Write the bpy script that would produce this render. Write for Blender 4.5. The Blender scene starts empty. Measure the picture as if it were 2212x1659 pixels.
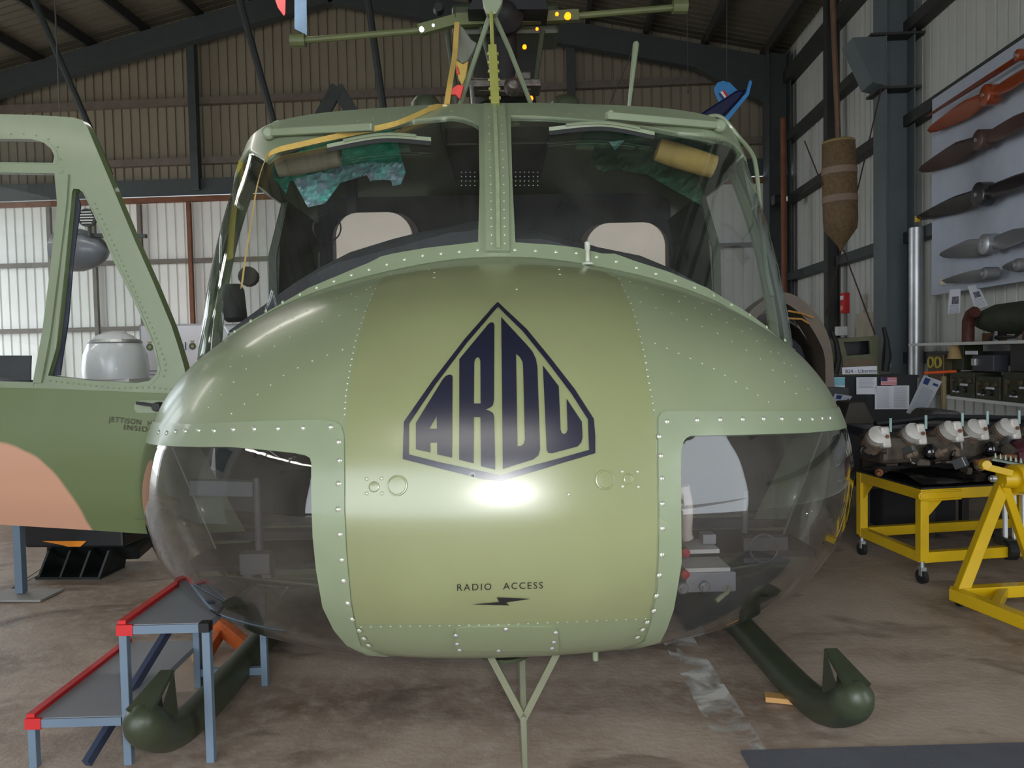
import bpy, bmesh, math, random
from math import sin, cos, pi, radians as R, sqrt, asin
from mathutils import Vector as V, Matrix
from mathutils.bvhtree import BVHTree
from mathutils.geometry import delaunay_2d_cdt
random.seed(7)
S = bpy.context.scene
COL = S.collection
# ------------------------------------------------------------------ camera
F_PX, W_PX, H_PX = 1600.0, 2212.0, 1659.0
HC = 1.33
YAW, PITCH, ROLL = R(3.4), R(2.24), R(1.15)
_fh = V((-sin(YAW), cos(YAW), 0)); _r0 = V((cos(YAW), sin(YAW), 0)); _up = V((0, 0, 1))
CF = _fh * cos(PITCH) - _up * sin(PITCH)
_u0 = _up * cos(PITCH) + _fh * sin(PITCH)
CR = _r0 * cos(ROLL) - _u0 * sin(ROLL)
CU = _u0 * cos(ROLL) + _r0 * sin(ROLL)
CAM = V((0, 0, HC))
cd = bpy.data.cameras.new('camera'); cam = bpy.data.objects.new('camera', cd); COL.objects.link(cam)
cd.sensor_width = 36; cd.lens = 36 * F_PX / W_PX; cd.clip_start = 0.05; cd.clip_end = 300
cam.matrix_world = Matrix(((CR.x, CU.x, -CF.x, CAM.x), (CR.y, CU.y, -CF.y, CAM.y), (CR.z, CU.z, -CF.z, CAM.z), (0, 0, 0, 1)))
S.camera = cam
# ------------------------------------------------------------------ sky and lights
w = bpy.data.worlds.new('sky'); S.world = w; w.use_nodes = True
bg = w.node_tree.nodes['Background']; bg.inputs[0].default_value = (0.86, 0.93, 1.0, 1); bg.inputs[1].default_value = 2.8
def light(name, kind, loc, energy, color=(1, 1, 1), rot=None, **k):
    l = bpy.data.lights.new(name, kind); o = bpy.data.objects.new(name, l); COL.objects.link(o)
    l.energy = energy; l.color = color; o.location = loc
    if rot: o.rotation_euler = rot
    for a, b in k.items(): setattr(l, a, b)
    return o
flash = light('camera_flash', 'POINT', CAM + CR * 0.035 + CU * 0.05 + CF * 0.03, 40, (1, 0.97, 0.92), shadow_soft_size=0.03)
vt = S.view_settings; vt.view_transform = 'Standard'; vt.look = 'None'; vt.gamma = 1; vt.use_curve_mapping = False; vt.exposure = 0.9
# ------------------------------------------------------------------ helpers
def ray(px, py): return CF + CR * ((px - W_PX / 2) / F_PX) - CU * ((py - H_PX / 2) / F_PX)
def P(px, py, D):                                        # point at forward distance D
    r = ray(px, py); return CAM + r * (D / r.dot(_fh))
def PA(px, py, ax, val):                                 # where the sight line meets a plane x / y / z = val
    r = ray(px, py); return CAM + r * ((val - CAM[ax]) / r[ax])
def lin(c): return tuple(((x / 255) / 12.92 if x / 255 <= 0.04045 else ((x / 255 + 0.055) / 1.055) ** 2.4) for x in c)
MATS = {}
def mat(name, rgb, rough=0.5, metal=0.0, var=0.12, scale=6, bump=0.0, bscale=60, coat=0.0, emit=None, estr=0, spec=0.5, rgb2=None, trans=0.0, alpha=1.0):
    if name in MATS: return MATS[name]
    m = bpy.data.materials.new(name); m.use_nodes = True; nt = m.node_tree; n = nt.nodes; L = nt.links
    b = n['Principled BSDF']; c = lin(rgb)
    b.inputs['Roughness'].default_value = rough; b.inputs['Metallic'].default_value = metal
    b.inputs['Coat Weight'].default_value = coat; b.inputs['Coat Roughness'].default_value = 0.12
    b.inputs['Specular IOR Level'].default_value = spec
    tc = n.new('ShaderNodeTexCoord')
    ns = n.new('ShaderNodeTexNoise'); ns.inputs['Scale'].default_value = scale; ns.inputs['Detail'].default_value = 6
    L.new(tc.outputs['Object'], ns.inputs['Vector'])
    rp = n.new('ShaderNodeValToRGB'); rp.color_ramp.elements[0].position = 0.3; rp.color_ramp.elements[1].position = 0.7
    c2 = lin(rgb2) if rgb2 else tuple(min(1, x * (1 + var)) for x in c)
    c1 = c if rgb2 else tuple(x * (1 - var) for x in c)
    rp.color_ramp.elements[0].color = (*c1, 1); rp.color_ramp.elements[1].color = (*c2, 1)
    L.new(ns.outputs['Fac'], rp.inputs['Fac']); L.new(rp.outputs['Color'], b.inputs['Base Color'])
    if bump:
        n2 = n.new('ShaderNodeTexNoise'); n2.inputs['Scale'].default_value = bscale; n2.inputs['Detail'].default_value = 4
        L.new(tc.outputs['Object'], n2.inputs['Vector'])
        bp = n.new('ShaderNodeBump'); bp.inputs['Strength'].default_value = bump; bp.inputs['Distance'].default_value = 0.01
        L.new(n2.outputs['Fac'], bp.inputs['Height']); L.new(bp.outputs['Normal'], b.inputs['Normal'])
    if emit: b.inputs['Emission Color'].default_value = (*lin(emit), 1); b.inputs['Emission Strength'].default_value = estr
    if trans: b.inputs['Transmission Weight'].default_value = trans
    MATS[name] = m; return m
def glass(name, tint=(1, 1, 1), dust=0.04, refl=1.0, drgb=(150, 150, 145), ior=1.5, rough=0.01):
    m = bpy.data.materials.new(name); m.use_nodes = True; nt = m.node_tree; n = nt.nodes; L = nt.links
    n.clear(); out = n.new('ShaderNodeOutputMaterial')
    tr = n.new('ShaderNodeBsdfTransparent'); tr.inputs[0].default_value = (*tint, 1)
    gl = n.new('ShaderNodeBsdfGlossy'); gl.inputs['Roughness'].default_value = rough
    df = n.new('ShaderNodeBsdfDiffuse'); df.inputs[0].default_value = (*lin(drgb), 1)
    lw = n.new('ShaderNodeLayerWeight'); lw.inputs[0].default_value = 0.5
    p5 = n.new('ShaderNodeMath'); p5.operation = 'POWER'; p5.inputs[1].default_value = 4.0; L.new(lw.outputs['Facing'], p5.inputs[0])
    fr = n.new('ShaderNodeMath'); fr.operation = 'MULTIPLY_ADD'; fr.inputs[1].default_value = 0.85; fr.inputs[2].default_value = 0.035; L.new(p5.outputs[0], fr.inputs[0])
    m1 = n.new('ShaderNodeMixShader'); m2 = n.new('ShaderNodeMixShader')
    tc = n.new('ShaderNodeTexCoord'); ns = n.new('ShaderNodeTexNoise'); ns.inputs['Scale'].default_value = 5; ns.inputs['Detail'].default_value = 8
    L.new(tc.outputs['Object'], ns.inputs['Vector'])
    mp = n.new('ShaderNodeMapRange'); mp.inputs['From Min'].default_value = 0.35; mp.inputs['From Max'].default_value = 0.75
    mp.inputs['To Min'].default_value = dust * 0.4; mp.inputs['To Max'].default_value = dust * 1.8
    L.new(ns.outputs['Fac'], mp.inputs['Value'])
    L.new(mp.outputs[0], m1.inputs[0]); L.new(tr.outputs[0], m1.inputs[1]); L.new(df.outputs[0], m1.inputs[2])
    mu = n.new('ShaderNodeMath'); mu.operation = 'MULTIPLY'; mu.inputs[1].default_value = refl; L.new(fr.outputs[0], mu.inputs[0])
    L.new(mu.outputs[0], m2.inputs[0]); L.new(m1.outputs[0], m2.inputs[1]); L.new(gl.outputs[0], m2.inputs[2])
    L.new(m2.outputs[0], out.inputs[0]); MATS[name] = m; return m

class MB:
    def __init__(s): s.v = []; s.f = []
    def add(s, vs, fs):
        o = len(s.v); s.v += [V(p) for p in vs]; s.f += [tuple(i + o for i in f) for f in fs]; return s
    def box(s, c, d, rot=None):
        c = V(c); h = V(d) / 2; vs = []
        for x in (-1, 1):
            for y in (-1, 1):
                for z in (-1, 1):
                    q = V((x * h.x, y * h.y, z * h.z)); vs.append((rot @ q if rot else q) + c)
        return s.add(vs, [(0, 1, 3, 2), (4, 6, 7, 5), (0, 4, 5, 1), (2, 3, 7, 6), (0, 2, 6, 4), (1, 5, 7, 3)])
    def beam(s, a, b, w_, h_, up=(0, 0, 1)):               # rectangular bar from a to b
        a = V(a); b = V(b); d = (b - a).normalized(); u = V(up)
        if abs(d.dot(u)) > 0.98: u = V((1, 0, 0))
        r = d.cross(u).normalized(); u = r.cross(d)
        vs = [q + r * (i * w_ / 2) + u * (j * h_ / 2) for q in (a, b) for i, j in ((-1, -1), (1, -1), (1, 1), (-1, 1))]
        return s.add(vs, [(3, 2, 1, 0), (4, 5, 6, 7), (0, 1, 5, 4), (1, 2, 6, 5), (2, 3, 7, 6), (3, 0, 4, 7)])
    def tube(s, pts, r, n=10, caps=True):
        pts = [V(p) for p in pts]; k = len(pts); rs = r if isinstance(r, (list, tuple)) else [r] * k
        prev = None; vs = []
        for i, p in enumerate(pts):
            t = (pts[min(i + 1, k - 1)] - pts[max(i - 1, 0)]).normalized()
            if prev is None:
                u = V((0, 0, 1)) if abs(t.z) < 0.9 else V((1, 0, 0)); a = t.cross(u).normalized()
            else: a = (prev - t * prev.dot(t)).normalized()
            prev = a; b = t.cross(a)
            for j in range(n): vs.append(p + (a * cos(2 * pi * j / n) + b * sin(2 * pi * j / n)) * rs[i])
        fs = [(i * n + j, i * n + (j + 1) % n, (i + 1) * n + (j + 1) % n, (i + 1) * n + j) for i in range(k - 1) for j in range(n)]
        if caps: fs += [tuple(range(n))[::-1], tuple(range((k - 1) * n, k * n))]
        return s.add(vs, fs)
    def lathe(s, o, ax, prof, n=20):                     # prof: (distance along axis, radius)
        o = V(o); t = V(ax).normalized(); u = V((0, 0, 1)) if abs(t.z) < 0.9 else V((1, 0, 0)); a = t.cross(u).normalized(); b = t.cross(a)
        vs = [o + t * h + (a * cos(2 * pi * j / n) + b * sin(2 * pi * j / n)) * max(r, 1e-4) for h, r in prof for j in range(n)]
        k = len(prof); fs = [(i * n + j, i * n + (j + 1) % n, (i + 1) * n + (j + 1) % n, (i + 1) * n + j) for i in range(k - 1) for j in range(n)]
        fs += [tuple(range(n))[::-1], tuple(range((k - 1) * n, k * n))]
        return s.add(vs, fs)
    def ribbon(s, pts, wdir, w_):                        # thin strap with a little thickness
        pts = [V(p) for p in pts]; wd = wdir if isinstance(wdir, list) else [V(wdir)] * len(pts); k = len(pts); vs = []
        for i, p in enumerate(pts):
            t = (pts[min(i + 1, k - 1)] - pts[max(i - 1, 0)]).normalized(); d = V(wd[i]).normalized(); nn = t.cross(d).normalized() * 0.0012
            vs += [p - d * w_ / 2 - nn, p + d * w_ / 2 - nn, p + d * w_ / 2 + nn, p - d * w_ / 2 + nn]
        fs = [(i * 4 + j, i * 4 + (j + 1) % 4, i * 4 + 4 + (j + 1) % 4, i * 4 + 4 + j) for i in range(k - 1) for j in range(4)]
        return s.add(vs, fs + [(3, 2, 1, 0), (k * 4 - 4, k * 4 - 3, k * 4 - 2, k * 4 - 1)])
    def prism(s, poly, nrm):                             # polygon (3D points) extruded along nrm
        n = len(poly); q = [V(p) for p in poly]; e = V(nrm)
        return s.add(q + [p + e for p in q], [tuple(range(n))[::-1], tuple(range(n, 2 * n))] + [(i, (i + 1) % n, n + (i + 1) % n, n + i) for i in range(n)])
    def build(s, name, m, parent=None, smooth=False, bevel=0, label=None, fixn=True):
        me = bpy.data.meshes.new(name); me.from_pydata(s.v, [], s.f)
        if fixn:
            bm = bmesh.new(); bm.from_mesh(me); bmesh.ops.recalc_face_normals(bm, faces=bm.faces); bm.to_mesh(me); bm.free()
        return link(name, me, m, parent, smooth, bevel, label)
def link(name, me, m, parent=None, smooth=False, bevel=0, label=None):
    me.materials.clear(); me.materials.append(m)
    o = bpy.data.objects.new(name, me); COL.objects.link(o)
    if parent: o.parent = parent
    if smooth:
        for p in me.polygons: p.use_smooth = True
        try: me.set_sharp_from_angle(angle=R(smooth if smooth is not True else 40))
        except Exception: pass
    if bevel:
        b = o.modifiers.new('bevel', 'BEVEL'); b.width = bevel; b.segments = 2; b.limit_method = 'ANGLE'
    if label: o['label'] = label
    return o
def tag(o, label, cat, group=None):
    o['label'] = label; o['category'] = cat
    if group: o['group'] = group
    return o
def empty(name, loc, label, cat, group=None, rz=0):
    o = bpy.data.objects.new(name, None); COL.objects.link(o); o.location = loc; o.rotation_euler = (0, 0, rz)
    o.empty_display_size = 0.1
    return tag(o, label, cat, group)
def struct(o): o['kind'] = 'structure'; return o
def copy_tree(o, parent=None):
    c = o.copy(); COL.objects.link(c)
    if parent: c.parent = parent
    for ch in list(o.children): copy_tree(ch, c)
    return c
def inpoly(x, y, poly):
    r = False; j = len(poly) - 1
    for i in range(len(poly)):
        xi, yi = poly[i]; xj, yj = poly[j]
        if (yi > y) != (yj > y) and x < (xj - xi) * (y - yi) / (yj - yi) + xi: r = not r
        j = i
    return r
def dens(poly, step, closed=True):
    out = []; n = len(poly)
    for i in range(n if closed else n - 1):
        a = poly[i]; b = poly[(i + 1) % n]; d = math.hypot(b[0] - a[0], b[1] - a[1]); k = max(1, int(d / step))
        out += [(a[0] + (b[0] - a[0]) * t / k, a[1] + (b[1] - a[1]) * t / k) for t in range(k)]
    if not closed: out.append(poly[-1])
    return out
def fill2d(outer, holes=(), step=None, grid=()):         # constrained triangulation of one outline with holes
    polys = [outer] + list(holes); vs = []; es = []
    for p in polys:
        if step: p = dens(p, step)
        o = len(vs); vs += [V(q) for q in p]; es += [(o + i, o + (i + 1) % len(p)) for i in range(len(p))]
    if step:
        xs = [p[0] for p in outer]; ys = [p[1] for p in outer]; x = min(xs) + step / 2
        while x < max(xs):
            y = min(ys) + step / 2
            while y < max(ys):
                if inpoly(x, y, outer): vs.append(V((x, y)))
                y += step
            x += step
    vs += [V(g) for g in grid]
    r = delaunay_2d_cdt(vs, es, [], 0, 1e-6); fs = []
    for f in r[2]:
        cx = sum(r[0][i].x for i in f) / 3; cy = sum(r[0][i].y for i in f) / 3
        if inpoly(cx, cy, outer) and not any(inpoly(cx, cy, h) for h in holes): fs.append(tuple(f))
    return [(q.x, q.y) for q in r[0]], fs
def slab(pts2, fs, fn, thick, name, m, parent=None, smooth=False, bevel=0, label=None):
    """fn(x, y) -> point; thick = offset vector or function giving one"""
    used = sorted({i for f in fs for i in f}); ix = {k: n for n, k in enumerate(used)}; fs = [tuple(ix[i] for i in f) for f in fs]
    front = [V(fn(*pts2[i])) for i in used]; n = len(front)
    back = [p + (thick(*pts2[i]) if callable(thick) else V(thick)) for p, i in zip(front, used)]
    cnt = {}
    for f in fs:
        for a, b in zip(f, f[1:] + f[:1]): cnt[(a, b)] = 1
    walls = [(a, b, b + n, a + n) for (a, b) in cnt if (b, a) not in cnt]
    mb = MB(); mb.add(front + back, fs + [tuple(i + n for i in f[::-1]) for f in fs] + walls)
    return mb.build(name, m, parent, smooth, bevel, label)
def rrect(x0, y0, x1, y1, r, k=5):
    out = []
    for cx, cy, a in ((x1 - r, y1 - r, 0), (x0 + r, y1 - r, 90), (x0 + r, y0 + r, 180), (x1 - r, y0 + r, 270)):
        for i in range(k + 1): t = R(a + 90 * i / k); out.append((cx + r * cos(t), cy + r * sin(t)))
    return out
def textmesh(body, size=1.0, align='LEFT', space=1.0, extrude=0.0):
    c = bpy.data.curves.new('t', 'FONT'); c.body = body; c.size = size; c.align_x = align; c.space_character = space; c.resolution_u = 3; c.extrude = extrude
    o = bpy.data.objects.new('t', c); COL.objects.link(o); dg = bpy.context.evaluated_depsgraph_get(); dg.update()
    me = bpy.data.meshes.new_from_object(o.evaluated_get(dg)); vs = [v.co.copy() for v in me.vertices]; fs = [tuple(p.vertices) for p in me.polygons]
    bpy.data.objects.remove(o); return vs, fs
def text_on(body, origin, ux, uy, size, name, m, parent=None, align='LEFT', space=1.0, off=0.003, label=None):
    vs, fs = textmesh(body, size, align, space); ux = V(ux).normalized(); uy = V(uy).normalized(); nn = ux.cross(uy)
    return MB().add([V(origin) + ux * q.x + uy * q.y + nn * off for q in vs], fs).build(name, m, parent, label=label, fixn=False)
def catmull(pts, k=6):
    pts = [V(p) for p in pts]; out = []
    for i in range(len(pts) - 1):
        p0 = pts[max(i - 1, 0)]; p1 = pts[i]; p2 = pts[i + 1]; p3 = pts[min(i + 2, len(pts) - 1)]
        for j in range(k):
            t = j / k; out.append(0.5 * ((2 * p1) + (p2 - p0) * t + (2 * p0 - 5 * p1 + 4 * p2 - p3) * t * t + (3 * p1 - p0 - 3 * p2 + p3) * t ** 3))
    out.append(pts[-1]); return out
# ------------------------------------------------------------------ shared materials
GREEN = mat('faded olive paint', (124, 134, 105), 0.34, var=0.05, scale=3, coat=0.25)
DOORG = mat('yellowish olive paint', (126, 132, 95), 0.3, var=0.06, scale=3, coat=1.0)
DOORG.node_tree.nodes['Principled BSDF'].inputs['Coat Roughness'].default_value = 0.22
FRAMEG = mat('pale green paint', (126, 138, 112), 0.36, var=0.06, scale=5, coat=0.2)
DKGREEN = mat('dark olive paint', (58, 65, 48), 0.42, var=0.15, scale=8)
RIVET = mat('chipped rivet paint', (172, 182, 156), 0.22, 0.25, var=0.05, coat=.5)
BLACK = mat('black paint', (22, 24, 28), 0.42, coat=0.2)
LOGO = mat('navy black vinyl', (24, 26, 44), 0.3, coat=1.0, var=0.1)
LOGO.node_tree.nodes['Principled BSDF'].inputs['Coat Roughness'].default_value = 0.22
SCREWM = mat('bright screw metal', (200, 205, 190), .2, .6, var=.05)
RUBBER = mat('black rubber', (24, 24, 25), 0.7)
DKGREY = mat('dark grey lining', (52, 53, 55), 0.8, bump=0.3, bscale=20)
STEEL = mat('blue grey steelwork', (66, 72, 72), 0.55, var=0.08)
RUST = mat('rusty primer', (120, 74, 48), 0.7, var=0.2)
YEL = mat('yellow gloss paint', (208, 170, 12), 0.35, var=0.06, coat=0.3)
WHITE = mat('white paint', (225, 226, 224), 0.45, var=0.03)
PAPER = mat('white paper', (222, 222, 230), 0.6, var=0.02)
RED = mat('red paint', (196, 34, 38), 0.5)
SILVER = mat('bare alloy', (180, 182, 184), 0.38, 0.7)
STRAPM = mat('ochre webbing', (190, 160, 84), 0.8, bump=0.5, bscale=200)
WOOD = mat('brown varnished wood', (92, 64, 40), 0.5, var=0.25, scale=12)
# ================================================================== HELICOPTER
_o = P(1078, 1000, 1.8)
HA = YAW + R(1.0)
heli = empty('helicopter', (_o.x, _o.y, 0), 'olive green military helicopter facing the viewer with a black emblem on its nose', 'helicopter', rz=HA)
HM = Matrix.Translation((_o.x, _o.y, 0)) @ Matrix.Rotation(HA, 4, 'Z'); HI = HM.inverted(); HR = HI.to_3x3()
LC = HI @ CAM
def LP(px, py, D): return HI @ P(px, py, D)
def LX(px, py, ax, val): d = HR @ ray(px, py); return LC + d * ((val - LC[ax]) / d[ax])
NX, Y0 = 2.2, 1.15
ROWS = [(1.70, .86, .12), (1.68, .78, .26), (1.65, .69, .40), (1.62, .61, .53), (1.587, .53, .65), (1.54, .44, .77), (1.486, .345, .87), (1.43, .27, .965), (1.37, .205, 1.05),
        (1.30, .145, 1.13), (1.21, .09, 1.20), (1.12, .05, 1.245), (1.03, .02, 1.272), (.92, .0, 1.285), (.81, .012, 1.275), (.71, .045, 1.25),
        (.63, .09, 1.205), (.56, .145, 1.15), (.505, .205, 1.08), (.468, .285, .98), (.447, .40, .85), (.440, .56, .68), (.438, .75, .45)]
def cr1(tab, v):
    x = v * (len(tab) - 1); i = min(int(x), len(tab) - 2); t = x - i
    g = lambda k: tab[max(0, min(k, len(tab) - 1))]
    p0, p1, p2, p3 = g(i - 1), g(i), g(i + 1), g(i + 2)
    return tuple(0.5 * (2 * b + (c - a) * t + (2 * a - 5 * b + 4 * c - d) * t * t + (3 * b - a - 3 * c + d) * t ** 3) for a, b, c, d in zip(p0, p1, p2, p3))
def surf(a, v):
    z, yf, w_ = cr1(ROWS, v); th = a * pi / 2
    s = math.copysign(abs(sin(th)) ** (2 / NX), a); c = abs(cos(th)) ** (2 / NX)
    return V((w_ * s, Y0 - (Y0 - yf) * c, z))
SE = [(0, 1.662), (.13, 1.659), (.26, 1.645), (.39, 1.62), (.52, 1.587), (.67, 1.54), (.82, 1.486), (.91, 1.442), (1.0, 1.39), (1.13, 1.29), (1.3, 1.15)]
def seamz(x):
    x = abs(x)
    for (a, b), (c, d) in zip(SE, SE[1:]):
        if x <= c: return b + (d - b) * (x - a) / (c - a)
    return 1.15
_vs = {}
def vseam(a):
    k = round(abs(a), 5)
    if k not in _vs:
        lo, hi = 0.0, 0.7
        for _ in range(26):
            m_ = (lo + hi) / 2; p = surf(k, m_)
            if p.z > seamz(p.x): lo = m_
            else: hi = m_
        _vs[k] = lo
    return _vs[k]
def N(a, t): vs_ = vseam(a); return surf(a, vs_ + (1 - vs_) * t)
WT = [(0, 1.42, 2.405), (.2, 1.42, 2.405), (.4, 1.43, 2.40), (.62, 1.45, 2.395), (.82, 1.48, 2.385), (1.0, 1.53, 2.36), (1.12, 1.62, 2.30), (1.175, 1.75, 2.18)]
def WS(s, u):                                           # windshield sheet: nose seam (u=0) to roof edge (u=1)
    s = max(-1, min(1, s)); b = N(s, 0); t = V(cr1(WT, abs(s))); t.x = math.copysign(t.x, s) if s else 0
    p = b.lerp(t, u); k = 4 * u * (1 - u)
    return p + V((math.copysign(.035 * abs(s) ** 3, s), -.05 * (1 - s * s), .045 * (1 - .6 * s * s))) * k
def normal(fn, a, t, e=2e-3):
    p = fn(a, t); dx = fn(min(a + e, 1), t) - fn(max(a - e, -1), t); dy = fn(a, min(t + e, 1)) - fn(a, max(t - e, 0))
    n = dx.cross(dy)
    if n.length < 1e-12: return V((0, 0, -1))
    n.normalize(); return n
def sgn(fn):                                             # orientation that points outward (towards -y at the middle)
    return -1 if normal(fn, 0.01, 0.4).y > 0 else 1
class Sheet:
    def __init__(s, fn, na, nt):
        s.fn = fn; s.sg = sgn(fn); s.pp = [(-1 + 2 * i / na, j / nt) for i in range(na + 1) for j in range(nt + 1)]
        s.co = [fn(*q) for q in s.pp]; s.tr = []
        for i in range(na):
            for j in range(nt):
                a = i * (nt + 1) + j; b = a + nt + 1; s.tr += [(a, b, b + 1), (a, b + 1, a + 1)]
        s.bvh = BVHTree.FromPolygons(s.co, s.tr)
    def n(s, a, t): return normal(s.fn, a, t) * s.sg
    def par(s, px, py):
        d = (HR @ ray(px, py)).normalized(); h, nn, ix, _ = s.bvh.ray_cast(LC, d)
        if h is None: h, nn, ix, _ = s.bvh.find_nearest(LC + d * 2.9)
        A, B, C = (s.co[i] for i in s.tr[ix]); n2 = (B - A).cross(C - A)
        wC = (B - A).cross(h - A).dot(n2) / n2.dot(n2); wB = (h - A).cross(C - A).dot(n2) / n2.dot(n2); wA = 1 - wB - wC
        q = [s.pp[i] for i in s.tr[ix]]
        return (wA * q[0][0] + wB * q[1][0] + wC * q[2][0], wA * q[0][1] + wB * q[1][1] + wC * q[2][1])
    def hit(s, px, py, off=0.0):
        a, t = s.par(px, py); return s.fn(a, t) + s.n(a, t) * off, s.n(a, t)
    def parl(s, pts, step=12, closed=False): return [s.par(*q) for q in dens(pts, step, closed)]
    def skin(s, name, m, outer, holes=(), off=0.0, thick=0.01, grid=None, parent=heli, label=None):
        na, nt = grid or (90, 44)
        g = [(-1 + 2 * i / na, j / nt) for i in range(na + 1) for j in range(nt + 1)]
        g = [q for q in g if inpoly(q[0], q[1], outer)]
        p2, fs = fill2d(outer, holes, None, g)
        o = slab(p2, fs, lambda a, t: s.fn(a, t) + s.n(a, t) * off, lambda a, t: s.n(a, t) * -thick, name, m, parent, smooth=50, label=label)
        return o
NS = Sheet(N, 160, 90); WSH = Sheet(WS, 120, 60)
def decal(sheet, name, m, outer, holes=(), off=0.006, step=10, parent=None, label=None, pre=None):
    p2, fs = fill2d(outer, holes, step)
    used = sorted({i for f in fs for i in f}); ix = {k: n for n, k in enumerate(used)}
    vs = [sheet.hit(p2[i][0], p2[i][1], off)[0] for i in used]
    return MB().add(vs, [tuple(ix[i] for i in f) for f in fs]).build(name, m, parent, smooth=True, label=label, fixn=False)
# --- nose outlines, traced as sight lines onto the curved nose
doorL = [(822, 606), (806, 640), (791, 675), (776, 736), (761, 806), (754, 865), (750, 930), (748, 1000), (748, 1100), (753, 1200), (762, 1290), (770, 1345)]
doorR = [(1400, 1333), (1413, 1270), (1417, 1214), (1419, 1130), (1418, 1046), (1415, 920), (1404, 850), (1399, 834), (1389, 778), (1378, 717), (1358, 658), (1335, 604)]
door_px = doorL + [(920, 1347), (1080, 1345), (1240, 1340)] + doorR + [(1322, 592), (1260, 581), (1180, 575), (1078, 573), (1000, 577), (900, 588), (835, 599)]
door = NS.parl(door_px, 14, True)
winLi = [(674, 1000), (674, 1074), (677, 1158), (684, 1228), (698, 1310), (722, 1359), (750, 1392)]
topL = [(430, 966), (496, 966), (560, 971), (636, 979), (661, 984), (671, 990)]
wl = NS.parl(winLi, 12); tl = NS.parl(topL, 12)
def ext(par_list, a_end, t_end, k=8):
    a, t = par_list[-1]; return [(a + (a_end - a) * i / k, t + (t_end - t) * i / k) for i in range(1, k + 1)]
ZT = .997
def t_at(a, z):
    lo, hi = 0.0, 1.0
    for _ in range(26):
        m_ = (lo + hi) / 2
        if N(a, m_).z > z: lo = m_
        else: hi = m_
    return lo
def level(p, aend, k=7, drop=.04):                                  # carry an outline on round the side at the same height
    a, t = p; z = N(a, t).z; return [(a + (aend - a) * i / k, t_at(a + (aend - a) * i / k, z - drop * i / k)) for i in range(k, 0, -1)]
winL = tl + wl + ext(wl, wl[-1][0] * .93, ZT, 4) + [(-x, ZT) for x in (.55, .7, .85, .94)] + [(-.94, .9), (-.94, .7)] + level(tl[0], -.94)
winRi = [(1475, 955), (1470, 975), (1469, 1018), (1470, 1120), (1471, 1214), (1462, 1270), (1454, 1315), (1440, 1355), (1425, 1385)]
topR = [(1760, 935), (1608, 940), (1490, 942), (1480, 948)]
wr = NS.parl(winRi, 12); tr_ = NS.parl(topR, 12)
winR = tr_ + wr + ext(wr, wr[-1][0] * .93, ZT, 4) + [(x, ZT) for x in (.55, .7, .85, .94)] + [(.94, .9), (.94, .7)] + level(tr_[0], .94)
frLt = [(420, 917), (500, 913), (580, 910), (692, 907), (725, 911), (738, 920), (744, 940)]
frLi = [(745, 1000), (745, 1100), (750, 1200), (759, 1300), (768, 1350), (780, 1395)]
fl = NS.parl(frLt, 12); fi = NS.parl(frLi, 14)
frL = fl + fi + ext(fi, fi[-1][0] * .9, ZT, 3) + [(-x, .999) for x in (.5, .6, .8, .97)] + [(-.985, .8)] + level(fl[0], -.985, drop=.03)
frRt = [(1740, 889), (1552, 889), (1440, 889), (1427, 893), (1421, 903)]
frRi = [(1421, 1000), (1423, 1100), (1422, 1200), (1419, 1270), (1407, 1335), (1392, 1385)]
fr = NS.parl(frRt, 12); fj = NS.parl(frRi, 14)
frR = fr + fj + ext(fj, fj[-1][0] * .9, ZT, 3) + [(x, .999) for x in (.5, .6, .8, .97)] + [(.985, .8)] + level(fr[0], .985, drop=.03)
def clean(p):
    out = [p[0]]
    for q in p[1:]:
        if abs(q[0] - out[-1][0]) + abs(q[1] - out[-1][1]) > 2e-4: out.append(q)
    return out
door, winL, winR, frL, frR = map(clean, (door, winL, winR, frL, frR))
full = [(-1, 0), (1, 0), (1, 1), (-1, 1)]
full = dens(full, .022)
CHIN = glass('chin bubble plastic', (.80, .80, .80), dust=.08, refl=1.3, drgb=(120, 115, 108))
skin = NS.skin('nose_skin', GREEN, full, [door, frL, frR], off=0.0, thick=.012)
dr = NS.skin('nose_door', DOORG, door, off=.0035, thick=.014, label='smooth olive radio access door with a black diamond emblem')
f1 = NS.skin('window_frame', FRAMEG, frL, [winL], off=.004, thick=.014)
f2 = NS.skin('window_frame', FRAMEG, frR, [winR], off=.004, thick=.014)
g1 = NS.skin('chin_window', CHIN, winL, off=.002, thick=.005, grid=(160, 90))
g2 = NS.skin('chin_window', CHIN, winR, off=.002, thick=.005, grid=(160, 90))
# --- lap panel under the door
lp = [(985, 1358), (1000, 1353), (1090, 1351), (1190, 1352), (1204, 1358), (1208, 1392), (1205, 1404), (983, 1402)]
decal_pan = NS.skin('access_plate', GREEN, clean(NS.parl(lp, 10, True)), off=.004, thick=.004, grid=(200, 90), label='small screwed access plate under the nose door')
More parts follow.
